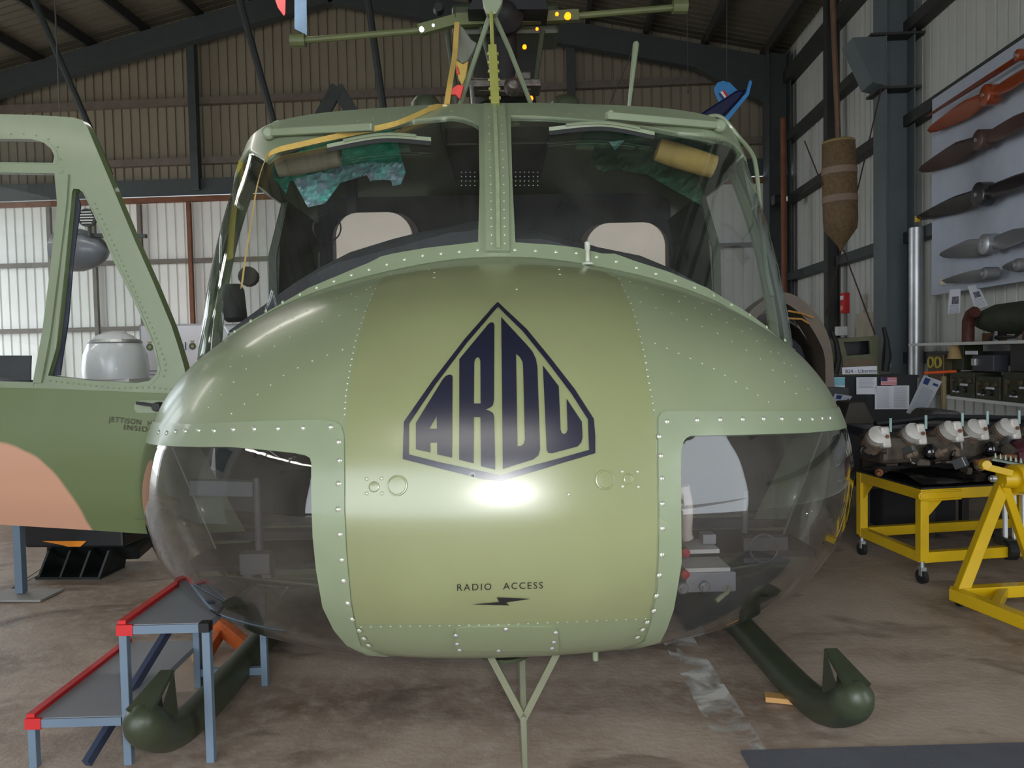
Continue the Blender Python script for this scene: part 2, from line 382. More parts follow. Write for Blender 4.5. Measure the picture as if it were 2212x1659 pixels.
# --- rivets and screws
def dome(mb, c, n, r, h=.5, k=8):
    n = V(n).normalized(); u = n.cross(V((.3, .2, 1))).normalized(); w_ = n.cross(u); vs = []
    for q, z in ((1, 0), (.72, .7)):
        vs += [c + (u * cos(2 * pi * j / k) + w_ * sin(2 * pi * j / k)) * r * q + n * r * h * z for j in range(k)]
    vs.append(c + n * r * h)
    mb.add(vs, [(j, (j + 1) % k, k + (j + 1) % k, k + j) for j in range(k)] + [(k + j, k + (j + 1) % k, 2 * k) for j in range(k)])
def row(pts, n):                                         # n points evenly along a pixel polyline
    L_ = [math.dist(a, b) for a, b in zip(pts, pts[1:])]; T = sum(L_); out = []
    for i in range(n):
        d = T * i / (n - 1) if n > 1 else 0; k = 0
        while k < len(L_) - 1 and d > L_[k]: d -= L_[k]; k += 1
        t = min(1, d / L_[k]); out.append((pts[k][0] + (pts[k + 1][0] - pts[k][0]) * t, pts[k][1] + (pts[k + 1][1] - pts[k][1]) * t))
    return out
def screws(sheet, pts, parent, r, name='screw', m=SCREWM, off=.004):
    for q in pts:
        c, n = sheet.hit(*q, off); mb = MB(); dome(mb, c, n, r, .55, 10); mb.build(name, m, parent, smooth=60)
def rivets(sheet, pts, parent, r, m, off=0.0, name='rivets'):
    mb = MB()
    for q in pts: c, n = sheet.hit(*q, off); dome(mb, c, n, r, .4, 6)
    o = mb.build(name, m, parent, smooth=60); o['kind'] = 'stuff'; return o
scL = [(345, 934), (362, 936), (381, 933), (403, 932), (432, 930), (465, 931), (506, 928), (551, 927), (602, 926), (656, 925), (715, 923), (732, 955), (734, 995), (732, 1045), (731, 1100), (735, 1154),
       (739, 1209), (743, 1254), (752, 1302), (762, 1336), (777, 1360), (787, 1377), (797, 1391)]
scR = [(1440, 911), (1505, 908), (1555, 907), (1603, 906), (1648, 905), (1687, 905), (1725, 906), (1752, 906), (1773, 904), (1790, 903), (1423, 943), (1427, 985), (1429, 1034), (1430, 1088), (1430, 1141), (1429, 1198),
       (1423, 1242), (1417, 1286), (1411, 1318), (1397, 1342), (1387, 1358), (1376, 1374)]
screws(NS, scL, f1, .0078); screws(NS, scR, f2, .0078)
screws(NS, [(985, 1370), (988, 1388), (993, 1401), (1092, 1357), (1078, 1402), (1200, 1364), (1196, 1384), (1192, 1397)], decal_pan, .0075, m=SILVER, off=.005)
pts = []
pts += row([(819, 612), (806, 632), (789, 675), (770, 728), (757, 790), (747, 850), (744, 895)], 23)
pts += row([(1337, 602), (1362, 652), (1378, 706), (1393, 770), (1403, 830), (1412, 885)], 21)
pts += row([(845, 594), (940, 580), (1078, 572), (1215, 577), (1310, 589)], 18)
pts += row([(792, 625), (700, 652), (640, 684), (560, 735), (500, 790), (455, 845)], 13) + row([(770, 668), (660, 708), (560, 768), (500, 830), (450, 880)], 11)
pts += row([(740, 755), (690, 772), (620, 805), (552, 855), (500, 893)], 9) + row([(800, 620), (770, 640)], 2)
pts += row([(1361, 608), (1440, 640), (1540, 680), (1620, 725), (1690, 780), (1745, 840)], 13) + row([(1383, 652), (1460, 680), (1560, 724), (1650, 780), (1720, 850)], 12)
pts += row([(1415, 741), (1470, 764), (1540, 795), (1610, 836), (1660, 868)], 11) + row([(1480, 640), (1560, 672), (1640, 722), (1710, 790)], 8)
pts += row([(780, 1355), (1080, 1350), (1395, 1337)], 30)
rv = rivets(NS, pts, skin, .0034, RIVET)
sc2 = row([(1032, 549), (900, 563), (831, 582), (752, 606), (668, 637), (584, 676), (510, 725)], 15) + row([(1112, 549), (1246, 556), (1316, 570), (1414, 600), (1526, 640), (1610, 684), (1690, 742)], 15)
rivets(WSH, [(x, y - 9) for x, y in sc2], heli, .0075, RIVET, .004, 'flange_screws')
decal(NS, 'weld_bead', mat('grey sealant', (150, 160, 140), .6), [(1003, 555), (1150, 554), (1150, 549), (1003, 550)], off=.004, parent=skin)
# --- recessed fasteners beside the emblem
for cx, cy, r in ((859, 1049, 23), (809, 1052, 12), (1306, 1037, 22), (1357, 1035, 12)):
    c, n = NS.hit(cx, cy, .004); rr = r / F_PX * 1.83; mb = MB()
    mb.lathe(c, n, [(0, rr), (.002, rr * .97), (.0025, rr * .86), (.0008, rr * .8), (.0018, rr * .3)], 24).build('latch_cap', DOORG, dr, smooth=40, label='round flush latch')
for cx, cy in ((793, 1035), (825, 1034), (793, 1066), (826, 1066), (1343, 1019), (1376, 1019), (1344, 1051), (1378, 1052), (939, 592), (938, 603), (1207, 585), (1209, 596), (1116, 628), (1228, 1068)):
    screws(NS, [(cx, cy)], dr, .0048, 'screw', RIVET, .0045)
# --- the emblem
def lg(pts): return [(850 + x / 4.147, 640 + y / 4.147) for x, y in pts]
def arcs(*a): return list(a)
ring_o = lg([(932, 65), (1190, 305), (1400, 560), (1620, 840), (1790, 1105), (1803, 1250), (1803, 1410), (1500, 1500), (1200, 1590), (960, 1655), (800, 1640), (420, 1545), (88, 1462), (92, 1300), (98, 1130), (350, 770), (640, 395)])
ring_i = lg([(935, 110), (1160, 330), (1370, 590), (1590, 880), (1738, 1110), (1742, 1250), (1748, 1380), (1500, 1450), (1200, 1530), (960, 1605), (420, 1490), (142, 1420), (142, 1150), (380, 800), (660, 430)])
decal(NS, 'emblem_outline', LOGO, ring_o, [ring_i], parent=dr)
Aout = lg([(205, 1140), (440, 760), (470, 725), (500, 712), (525, 716), (532, 735), (527, 1450), (395, 1420), (393, 1315), (332, 1315), (334, 1403), (205, 1375)])
Ahole = lg([(325, 1192), (390, 1083), (392, 1192)])
Rout = lg([(592, 575), (850, 265), (875, 247), (897, 250), (907, 275), (905, 940), (895, 985), (870, 1005), (828, 1022), (870, 1035), (898, 1055), (907, 1090), (915, 1475), (915, 1555), (785, 1525), (780, 1090), (722, 1090), (720, 1500), (590, 1468)])
Rhole = lg([(722, 968), (725, 600), (735, 572), (750, 560), (768, 562), (780, 590), (782, 968)])
Dout = lg([(962, 200), (1200, 455), (1245, 510), (1275, 575), (1288, 650), (1312, 1380), (1295, 1430), (1250, 1465), (975, 1550)])
Dhole = lg([(1097, 528), (1130, 555), (1155, 600), (1160, 650), (1176, 1290), (1165, 1325), (1140, 1345), (1110, 1348)])
Uout = lg([(1336, 630), (1478, 815), (1494, 1200), (1505, 1230), (1525, 1240), (1545, 1228), (1556, 1200), (1547, 925), (1683, 1130), (1690, 1270), (1678, 1315), (1645, 1350), (1415, 1412), (1385, 1408), (1370, 1380)])
for o_, h_ in ((Aout, [Ahole]), (Rout, [Rhole]), (Dout, [Dhole]), (Uout, [])):
    decal(NS, 'emblem_letter', LOGO, o_, h_, parent=dr)
def word(body, x0, y0, x1, y1, h, sheet, name, m, parent, jit=0):
    vs, fs = textmesh(body, 1.0, space=1.25); X0 = min(v.x for v in vs); X1 = max(v.x for v in vs); Y1 = max(v.y for v in vs); out = []
    for v in vs:
        t = (v.x - X0) / (X1 - X0); px = x0 + (x1 - x0) * t; py = y0 + (y1 - y0) * t - v.y / Y1 * h; out.append(sheet.hit(px, py, .006)[0])
    return MB().add(out, fs).build(name, m, parent, fixn=False)
word('RADIO', 988, 1273, 1062, 1271, 14, NS, 'stencil_lettering', BLACK, dr); word('ACCESS', 1086, 1270, 1172, 1268, 14, NS, 'stencil_lettering', BLACK, dr)
decal(NS, 'lightning_mark', BLACK, [(1020, 1302), (1079, 1297), (1074, 1287), (1146, 1290), (1092, 1298), (1099, 1304)], parent=dr)
# --- windscreen: frame with two panes
gLr = [(1034, 272), (1036, 400), (1033, 524)]
gLb = [(920, 537), (850, 549), (822, 556), (795, 570), (780, 576), (668, 623), (584, 671), (528, 703), (500, 721), (470, 748)]
gLt = [(575, 349), (603, 327), (650, 312), (700, 300), (780, 283), (836, 272), (892, 260), (976, 252), (1000, 256), (1022, 264)]
pl = WSH.parl(gLr + gLb, 14); tl2 = WSH.parl(gLt, 14)
SEDGE = .968
paneL = pl + [(-SEDGE, .06), (-SEDGE, .2), (-SEDGE, .4), (-SEDGE, .6), (-SEDGE, .75), (-.955, .83), (-.92, .875), (-.87, .89), (-.80, .885)] + [q for q in tl2 if q[0] > -.74]
gRl = [(1103, 251), (1107, 400), (1113, 525)]
gRb = [(1190, 530), (1246, 536), (1300, 549), (1330, 550), (1367, 564), (1442, 588), (1526, 623), (1610, 674), (1650, 703), (1680, 730)]
gRt = [(1103, 251), (1176, 253), (1302, 262), (1414, 277), (1470, 288)]
pr = WSH.parl(gRl + gRb, 14); tr2 = WSH.parl(gRt[1:], 14)
paneR = pr + [(SEDGE, .06), (SEDGE, .2), (SEDGE, .4), (SEDGE, .6), (SEDGE, .75), (.955, .83), (.92, .875), (.87, .89), (.80, .885)] + [q for q in tr2[::-1] if q[0] < .70]
paneL, paneR = clean(paneL), clean(paneR)
WGL = glass('windscreen plastic', (.93, .95, .95), dust=.03, refl=1.1, drgb=(130, 130, 125))
wf = WSH.skin('windscreen_frame', FRAMEG, full, [paneL, paneR], off=.004, thick=.022, grid=(90, 30))
WSH.skin('windscreen_pane', WGL, paneL, off=-.002, thick=.006, grid=(60, 30)); WSH.skin('windscreen_pane', WGL, paneR, off=-.002, thick=.006, grid=(60, 30))
# centre post cap with two rows of rivets, ending in the roof cable cutter
cp = clean(WSH.parl([(1045, 232), (1048, 400), (1050, 548), (1100, 548), (1099, 400), (1092, 232)], 16, True))
cpo = WSH.skin('centre_post', FRAMEG, cp, off=.018, thick=.016, grid=(200, 40), label='riveted centre post of the windscreen')
mid = clean(WSH.parl([(1065, 234), (1071, 400), (1073, 545), (1081, 545), (1079, 400), (1073, 234)], 16, True))
WSH.skin('post_cap', mat('scuffed post paint', (140, 150, 118), .45, var=.12, scale=20), mid, off=.026, thick=.01, grid=(200, 40), parent=cpo)
rivets(WSH, row([(1056, 262), (1060, 400), (1062, 532)], 16) + row([(1083, 262), (1088, 400), (1090, 532)], 16), cpo, .0042, RIVET, .018)
rivets(WSH, row([(640, 292), (760, 264), (900, 246), (1010, 240)], 12) + row([(1120, 240), (1220, 246), (1340, 256), (1450, 272), (1530, 292), (1590, 320)], 14), wf, .005, FRAMEG, .004)
# --- roof skin with two tinted overhead panels
def RF(s, k):
    t = V(cr1(WT, abs(s))); t.x = math.copysign(t.x, s) if s else 0
    f = min(1, k * 6); return t + V((t.x * .04 * f, k * 2.7, .05 * sin(f * pi / 2) * (1 - .3 * s * s)))
RSH = Sheet(RF, 40, 30)
ohL = [(-.80, .09), (-.30, .09), (-.30, .28), (-.80, .28)]; ohR = [(.30, .09), (.80, .09), (.80, .28), (.30, .28)]
RSH.skin('cabin_roof', GREEN, dens([(-1, 0), (1, 0), (1, 1), (-1, 1)], .05), [dens(ohL, .05), dens(ohR, .05)], thick=.03, grid=(40, 24))
TINT = glass('green tinted plastic', (.06, .62, .50), dust=.10, refl=1.0, drgb=(30, 150, 125))
for q in (ohL, ohR): RSH.skin('overhead_window', TINT, dens(q, .05), off=-.004, thick=.006, grid=(40, 24))
# --- cabin tub, sides, bulkhead
for sx in (-1, 1):
    mb = MB(); mb.box((sx * .98, 2.7, .55), (.56, 3.1, .22)); mb.build('cabin_sill', GREEN, heli, bevel=.03)
    mb = MB(); mb.prism([(sx * 1.25, 2.25, .62), (sx * 1.25, 4.15, .62), (sx * 1.25, 4.15, 1.9), (sx * 1.17, 4.15, 2.2), (sx * 1.17, 2.32, 2.2), (sx * 1.25, 2.3, 1.9)], (-sx * .04, 0, 0)); mb.build('sliding_door', DKGREEN, heli, bevel=.01)
    mb = MB(); pts_ = [WS(sx, i / 10) + V((-sx * .02, .03, 0)) for i in range(11)]
    mb.tube([q + V((0, .02, 0)) for q in pts_], .022, 8).build('door_pillar', FRAMEG, heli, smooth=True)
    mb = MB(); mb.prism([(sx * 1.26, 1.14, .66), (sx * 1.27, 1.14, 1.0), (sx * 1.13, 1.15, 1.29), (sx * 1.15, 1.24, 1.29), (sx * 1.25, 1.24, .66)], (-sx * .03, 0, 0)); mb.build('door_jamb', GREEN, heli)
MB().box((0, 2.7, .50), (1.5, 3.1, .10)).build('belly', GREEN, heli, bevel=.02)
MB().box((0, 2.1, .64), (2.36, 2.0, .03)).build('cockpit_floor', DKGREY, heli)
MB().box((0, 3.1, 1.5), (2.3, .05, 1.75)).build('cabin_bulkhead', mat('quilted lining', (62, 64, 66), .8, bump=.6, bscale=14, var=.15), heli)
MB().box((0, 2.3, 2.36), (2.1, 1.5, .02)).box((0, 2.95, 2.2), (2.2, .1, .36)).build('head_lining', DKGREY, heli) if False else None
MB().box((0, 5.2, 1.35), (2.3, 2.0, 1.5)).box((0, 4.7, 2.55), (1.0, 2.6, .5)).build('engine_bay', GREEN, heli, bevel=.12)
MB().tube([(0, 6, 1.6), (0, 9, 1.75), (0, 12, 2.0)], [.5, .3, .18], 16).build('tail_boom', GREEN, heli, smooth=True)
# dashboard shroud, instrument panel
sh = []
for i in range(-10, 11):
    a = i / 10 * .86; p = N(a, 0); sh.append(p + V((0, .10, .05 - .03 * abs(a)))); 
mb = MB(); n_ = len(sh); vs = []
for p in sh:
    for k, (dy, dz) in enumerate(((0, -.04), (.02, .07), (.16, .12), (.36, .10), (.40, -.1))): vs.append(p + V((-p.x * .12 * k / 4, dy, dz + random.uniform(-.008, .008) - (.03 if p.x > 0 else 0))))
mb.add(vs, [(i * 5 + j, i * 5 + j + 1, i * 5 + 5 + j + 1, i * 5 + 5 + j) for i in range(n_ - 1) for j in range(4)])
mb.build('dashboard_cover', mat('charcoal cloth', (66, 66, 70), .9, bump=.6, bscale=25, var=.2), heli, smooth=True, label='loose charcoal cloth over the dashboard')
MB().prism([(-.75, 1.32, 1.55), (.75, 1.32, 1.55), (.7, 1.34, 1.05), (-.7, 1.34, 1.05)], (0, .12, 0)).build('instrument_panel', BLACK, heli)
mb = MB(); mb.box((0, .72, .93), (.80, .8, .72)); mb.build('radio_bay', mat('bay interior', (40, 42, 42), .8), heli)
MB().box((0, 1.9, 1.02), (.5, 1.3, .30)).build('centre_console', BLACK, heli, bevel=.01)
# seats
SEAT = mat('beige canvas', (232, 212, 196), .85, bump=.3, bscale=90, var=.05)
for (x0, y0, x1, y1) in ((722, 458, 886, 700), (1268, 480, 1440, 700)):
    D = 3.62; a = LP((x0 + x1) / 2, y0, D); wd = (x1 - x0) / F_PX * D
    prof = rrect(-wd / 2, -.92, wd / 2, 0, .11, 7)
    p2, fs = fill2d(prof)
    b_ = slab(p2, fs, lambda x, y: V((a.x + x, a.y + .04 * (x / .2) ** 2, a.z + y)), (0, .07, 0), 'seat_back', SEAT, heli, smooth=40, bevel=.012, label='beige pilot seat back')
    p3, f3 = fill2d(rrect(-wd / 2 - .03, -.95, wd / 2 + .03, .012, .12, 7))
    slab(p3, f3, lambda x, y: V((a.x + x, a.y + .09, a.z + y)), (0, .05, 0), 'seat_frame', mat('dark brown armour', (58, 42, 36), .6), heli, bevel=.01)
    MB().box((a.x, a.y - .22, a.z - .88), (wd + .06, .5, .12)).box((a.x, a.y - .1, a.z - 1.12), (.3, .3, .42)).build('seat_base', SEAT, heli, bevel=.03)
# control stick ring seen before the left seat
a = LP(706, 492, 3.3); mb = MB(); mb.tube([a + V((.062 * cos(t * pi / 12), 0, .062 * sin(t * pi / 12))) for t in range(25)], .0035, 6).build('stick_ring', BLACK, heli, smooth=True)
mb = MB(); mb.box(LP(760, 400, 3.9), (.05, .05, .6)); mb.tube([LP(689, 545, 3.3), LP(688, 600, 3.3)], .004, 6).build('stick_post', BLACK, heli)
MB().lathe(LP(948, 531, 2.85) - V((0, 0, .0)), (0, 0, 1), [(0, .018), (.004, .018), (.006, .014), (.045, .013), (.05, .008)], 12).build('compass_light', YEL, heli, smooth=40, label='yellow knob on the dashboard')
# overhead console with rows of pegs
c0 = LP(1075, 340, 3.75); MB().box(c0 + V((0, .2, .08)), (.5, .7, .12)).build('overhead_console', BLACK, heli, bevel=.01)
mb = MB()
for bx in (993, 1110):
    for j in range(4):
        for i in range(6 if bx > 1100 else 4):
            dome(mb, LP(bx + 4 + i * 9.5, 372 + j * 9.5, 3.72), (0, -1, 0), .0045, .8, 6)
o = mb.build('console_switches', SILVER, heli, smooth=True); o['kind'] = 'stuff'
# rolled sun visors
VIS = mat('khaki sailcloth', (150, 142, 118), .8, var=.15, scale=10, bump=.3); VIS2 = mat('ochre sailcloth', (176, 150, 84), .8, var=.15, scale=10, bump=.3)
for a_, b_, r_, m_, lb in (((598, 362, 3.3), (735, 338, 3.3), .045, VIS, 'rolled khaki sun visor'), ((1418, 322, 3.3), (1545, 362, 3.3), .052, VIS2, 'rolled ochre sun visor')):
    p, q = LP(*a_), LP(*b_); d = (q - p); L_ = d.length
    MB().lathe(p, d, [(0, r_ * .5), (.005, r_ * .95), (L_ * .3, r_ * 1.02), (L_ * .7, r_), (L_ - .005, r_ * .93), (L_, r_ * .5)], 20).build('sun_visor', m_, heli, smooth=40, label=lb)
    mb = MB(); mb.tube([p - V((0, 0, 0)), p + V((.0, .02, .1))], .008, 8); mb.tube([q, q + V((.0, .02, .1))], .008, 8); mb.build('visor_bracket', BLACK, heli)
# crumpled sheets hanging under the tinted panels; teals brightened to stand for light from above
CR1 = mat('teal plastic sheet with painted backlight', (50, 190, 165), .45, var=.25, scale=9, bump=.8, bscale=35, emit=None)
CR2 = mat('crumpled foil sheet with painted backlight', (150, 235, 222), .35, rgb2=(190, 190, 210), scale=14, bump=1.0, bscale=40)
CR3 = mat('dull green cloth', (58, 92, 66), .8, var=.2, scale=9, bump=.8, bscale=20)
def crumple(px_poly, D0, D1, y0, y1, m, name, label, amp=.012, step=9):
    p2, fs = fill2d(px_poly, (), step); rnd = random.Random(3); used = sorted({i for f in fs for i in f}); ix = {k: n for n, k in enumerate(used)}
    vs = [LP(p2[i][0], p2[i][1], D0 + (D1 - D0) * (p2[i][1] - y0) / (y1 - y0) + rnd.uniform(-amp, amp)) for i in used]
    return MB().add(vs, [tuple(ix[i] for i in f) for f in fs]).build(name, m, heli, label=label)
crumple([(588, 352), (620, 340), (700, 300), (790, 282), (838, 274), (858, 300), (868, 345), (870, 352), (800, 352), (735, 362), (650, 385), (625, 392), (618, 420), (604, 400), (592, 385)], 4.0, 3.6, 270, 420, CR1, 'hanging_sheet', 'teal plastic sheet with painted backlight under the roof window')
crumple([(632, 388), (735, 360), (800, 350), (870, 350), (877, 372), (866, 398), (848, 402), (845, 390), (830, 388), (800, 392), (792, 378), (735, 395), (702, 440), (665, 448), (650, 420)], 3.62, 3.52, 350, 440, CR2, 'hanging_sheet', 'shiny crumpled turquoise sheet with painted backlight', .03, 7)
crumple([(1285, 310), (1330, 308), (1420, 318), (1500, 372), (1520, 420), (1512, 442), (1450, 408), (1400, 378), (1330, 366), (1300, 372), (1275, 355)], 3.8, 3.5, 300, 440, CR3, 'hanging_sheet', 'dull green cloth under the right roof window')
crumple([(1315, 305), (1350, 302), (1328, 325)], 3.7, 3.65, 300, 330, CR2, 'hanging_sheet', 'scrap of pale foil')
# --- chin interior: pedals, posts, equipment
for sx in (-1, 1):
    MB().box((sx * .80, 1.05, .60), (.66, .5, .02))  .build('foot_well_floor', RUBBER, heli)
    MB().box((sx * .80, 1.27, .95), (.74, .03, .72)).build('foot_well_wall', RUBBER, heli)
a = LP(556, 1030, 2.45); b = LP(561, 1190, 2.45)
MB().tube([a, b], .014, 8).box(LP(555, 1215, 2.42), (.10, .05, .07)).build('pedal_post', mat('dull grey metal', (96, 98, 104), .5, .4), heli, bevel=.004)
MB().box(LP(540, 1228, 2.45), (.03, .05, .05)).box(LP(580, 1228, 2.45), (.03, .05, .05)).build('rudder_pedal', MATS['dull grey metal'], heli)
MB().beam(LP(415, 1052, 2.5), LP(550, 1055, 2.5), .04, .05).build('cross_beam', MATS['dull grey metal'], heli)
EQ = mat('silver grey equipment paint', (168, 170, 178), .4, .3)
e = LP(1522, 1243, 2.25); eq = MB().box(e, (.15, .14, .06)).build('radio_tray', EQ, heli, bevel=.004, label='silver grey equipment tray behind the right chin window')
MB().box(LP(1517, 1219, 2.24), (.135, .12, .012)).box(LP(1510, 1180, 2.24), (.09, .12, .012)).build('white_shelf', WHITE, heli)
MB().box(LP(1528, 1161, 2.24), (.04, .05, .03)).build('junction_box', EQ, heli, bevel=.003)
for px_, py_, r_ in ((1523, 1268, .018), (1476, 1272, .018)):
    p = LP(px_, py_, 2.17); MB().lathe(p, (0, 1, 0), [(0, r_ * .8), (.004, r_), (.02, r_), (.03, r_ * .8)], 14).lathe(p, (0, -1, 0), [(0, r_ * .5), (.014, r_ * .5)], 10).build('cable_socket', SILVER, heli, smooth=40)
for px_, py_ in ((1479, 1192), (1478, 1238)):
    MB().lathe(LP(px_, py_, 2.15), (0, -1, 0), [(0, .006), (.004, .012), (.015, .013), (.02, .006)], 12).build('red_knob', RED, heli, smooth=40)
MB().tube(catmull([LP(1575, 1268, 2.16), LP(1572, 1278, 2.14), LP(1560, 1288, 2.12), LP(1548, 1298, 2.11)]), [.006] * 12 + [.007] * 7, 8).build('cable_plug', mat('cream cable', (180, 185, 150), .5), heli, smooth=True)
MB().tube(catmull([LP(1476, 1050, 2.2), LP(1483, 1085, 2.2), LP(1484, 1110, 2.2), LP(1482, 1150, 2.2), LP(1486, 1165, 2.2)]), .018, 10).build('air_hose', mat('white duct cloth', (228, 218, 205), .7, bump=.4), heli, smooth=True)
MB().tube([LP(1610, 1060, 2.6), LP(1608, 1150, 2.6)], .011, 8).box(LP(1650, 1185, 2.65), (.16, .04, .09)).build('pedal_post', MATS['dull grey metal'], heli)
MB().tube([LP(1650, 1185, 2.58) + V((.05 * cos(t * pi / 8), 0, .05 * sin(t * pi / 8))) for t in range(17)], .005, 6).build('rudder_pedal', MATS['dull grey metal'], heli)
# --- wipers
def wp(px, py, off): return WSH.hit(px, py, off)[0]
def wiper(piv, elbow, b0, bm, b1):
    mb = MB(); a, e_ = wp(*piv, .03), wp(*elbow, .06); mb.beam(a, e_, .024, .03); mb.lathe(a + V((0, .03, 0)), (0, -1, 0), [(0, .03), (.04, .03), (.05, .018)], 12)
    w_ = mb.build('wiper_arm', FRAMEG, heli, bevel=.004)
    q = catmull([wp(*b0, .03), wp(*bm, .035), wp(*b1, .03)], 8)
    MB().ribbon(q, V((0, -.3, 1)), .014).tube([x + V((0, -.006, .006)) for x in q[3:-3]], .006, 6).build('wiper_bridge', FRAMEG, w_)
    MB().ribbon([x + V((0, .004, -.012)) for x in q], V((0, 0, 1)), .022).build('wiper_blade', RUBBER, w_)
wiper((590, 300), (815, 305), (712, 330), (830, 312), (934, 316))
wiper((1545, 284), (1303, 281), (1184, 294), (1300, 287), (1410, 303))
MB().lathe(wp(1311, 277, .06), (0, -1, 0), [(0, .014), (.015, .014), (.02, .008)], 10).build('wiper_nut', FRAMEG, heli)
# --- handrail tubes at the roof corners, nose thermometer probe
gr = catmull([LP(1512, 266, 3.4), LP(1535, 251, 3.4), LP(1562, 256, 3.4), LP(1595, 295, 3.4), LP(1620, 325, 3.35), LP(1633, 360, 3.3), LP(1645, 480, 3.2), LP(1655, 580, 3.05), LP(1668, 640, 3.0)])
MB().tube(gr, .0095, 8).tube([LP(1605, 335, 3.3), LP(1590, 350, 3.3)], .006, 6).tube([LP(1640, 440, 3.2), LP(1622, 452, 3.2)], .006, 6).build('grab_tube', FRAMEG, heli, smooth=True)
gl_ = catmull([LP(620, 275, 3.45), LP(602, 265, 3.45), LP(583, 275, 3.4), LP(550, 315, 3.4), LP(530, 338, 3.35), LP(512, 380, 3.3), LP(508, 430, 3.25), LP(522, 450, 3.2)])
MB().tube(gl_, .0095, 8).build('grab_tube', FRAMEG, heli, smooth=True)
b = NS.hit(1257, 562, 0)[0]; MB().lathe(b, (0, 0, 1), [(0, .022), (.008, .02), (.012, .008), (.05, .007), (.054, .010), (.078, .010), (.082, .004)], 14).build('pitot_stub', mat('chipped grey paint', (170, 176, 160), .45), heli, smooth=40, label='small upright probe on the nose seam')
AM = mat('dull antenna paint', (112, 114, 92), .5)
# --- belly parts
ba = [LP(1057, 1412, 2.2), LP(1128, 1412, 2.3), LP(1203, 1410, 2.2)]; j = LP(1131, 1552, 2.2); foot = LP(1136, 1700, 2.2)
mb = MB(); mb.beam(ba[0], j, .014, .02); mb.build('antenna_strut', AM, heli); MB().beam(ba[2], j, .014, .02).build('antenna_strut', AM, heli)
MB().lathe(LP(1090, 1404, 2.28), (0, 0, -1), [(0, .08), (.012, .078), (.025, .05)], 20).build('antenna_base', DKGREEN, heli, smooth=40)
MB().tube([ba[1], j, foot], [.012, .012, .009], 8).build('antenna_mast', AM, heli, smooth=True, label='thin whip antenna under the belly')
MB().lathe(LP(1286, 1396, 2.18), (0, 0, -1), [(0, .028), (.004, .028), (.006, .009), (.042, .009), (.045, .004)], 12).build('drain_stub', FRAMEG, heli, smooth=40)
# --- skids
for sx in (-1, 1):
    X = 1.095 * sx; d = .03 if sx < 0 else .0
    path = catmull([(X, .44 - d, .25), (X, .52 - d, .18), (X, .64 - d, .115), (X, .80, .078), (X, 1.2, .062), (X, 2.2, .06), (X, 4.6, .06)], 6)
    rr = [.052, .057, .060, .062, .062, .060] + [.059] * (len(path) - 6)
    sk = MB(); e0 = (path[0] - path[1]).normalized(); sk.tube([path[0] + e0 * .045, path[0] + e0 * .035, path[0] + e0 * .018] + path, [.008, .032, .047] + rr, 18)
    s_ = sk.build('skid', DKGREEN, heli, smooth=60)
    MB().prism([(X - .04, .43 - d, .292), (X + .04, .43 - d, .292), (X + .02, .62 - d, .33), (X - .02, .62 - d, .33)], (0, .012, -.012)).build('toe_step', DKGREEN, s_)
    mb = MB()
    for q in (-.036, .036): mb.prism([(X + q * .8, .50 - d, .24), (X + q * .6, .615 - d, .325), (X + q * .6, .635 - d, .16), (X + q * .8, .58 - d, .17)], (.004 if q > 0 else -.004, 0, 0))
    mb.build('toe_web', DKGREEN, s_)
mb = MB(); mb.tube(catmull([(-1.07, 1.75, .1), (-1.0, 1.75, .22), (-.75, 1.75, .4), (-.4, 1.75, .45), (.4, 1.75, .45), (.75, 1.75, .4), (1.0, 1.75, .22), (1.07, 1.75, .1)]), .04, 10); mb.build('cross_tube', DKGREEN, heli, smooth=True)
mb = MB(); mb.tube(catmull([(-1.07, 3.9, .1), (-1.0, 3.9, .22), (-.75, 3.9, .4), (-.4, 3.9, .45), (.4, 3.9, .45), (.75, 3.9, .4), (1.0, 3.9, .22), (1.07, 3.9, .1)]), .04, 10); mb.build('cross_tube', DKGREEN, heli, smooth=True)
# --- cable cutter and rotor gear on the roof
CG = mat('yellow green paint', (146, 148, 78), .4, var=.1, scale=10)
cc = MB(); a = LP(1070, 232, 3.15); b = LP(1064, 105, 3.3); t_ = LP(1061, 30, 3.4)
cc.beam(a, b, .036, .05, up=(0, 1, 0)).beam(b, t_, .016, .03, up=(0, 1, 0))
for i in range(6):
    p = a.lerp(b, .15 + i * .15); cc.box(p, (.05, .02, .012))
cc.build('cable_cutter', CG, heli, bevel=.003, label='tall yellow green cable cutter above the centre post')
mb = MB(); tp = LP(1062, 22, 3.45)
mb.tube([tp, LP(1020, 145, 3.6), LP(992, 232, 3.7)], .012, 8).tube([tp, LP(1100, 105, 3.6), LP(1150, 232, 3.75)], .012, 8); mb.build('cutter_strut', FRAMEG, heli, smooth=True)
MB().prism([LP(1038, -30, 3.4), LP(1090, -30, 3.4), LP(1084, 8, 3.4), LP(1072, 30, 3.4), LP(1052, 30, 3.4), LP(1044, 8, 3.4)], (0, .05, 0)).build('blade_root', FRAMEG, heli, bevel=.008)
RD = 5.2
MB().lathe(LP(1092, 235, RD), (0, 0, 1), [(0, .22), (.12, .2), (.16, .09), (1.0, .08), (1.02, .14), (1.25, .14), (1.3, .06)], 20).build('rotor_mast', RUBBER, heli, smooth=40)
mb = MB(); sb = [LP(650, 88, RD), LP(905, 66, RD), LP(985, 44, RD), LP(1130, 40, RD), LP(1250, 34, RD), LP(1475, 15, RD)]
mb.tube([sb[0], sb[1]], .022, 10).tube([sb[4], sb[5]], .022, 10).beam(sb[1], sb[2], .05, .07).beam(sb[2], sb[3], .05, .08).beam(sb[3], sb[4], .05, .07)
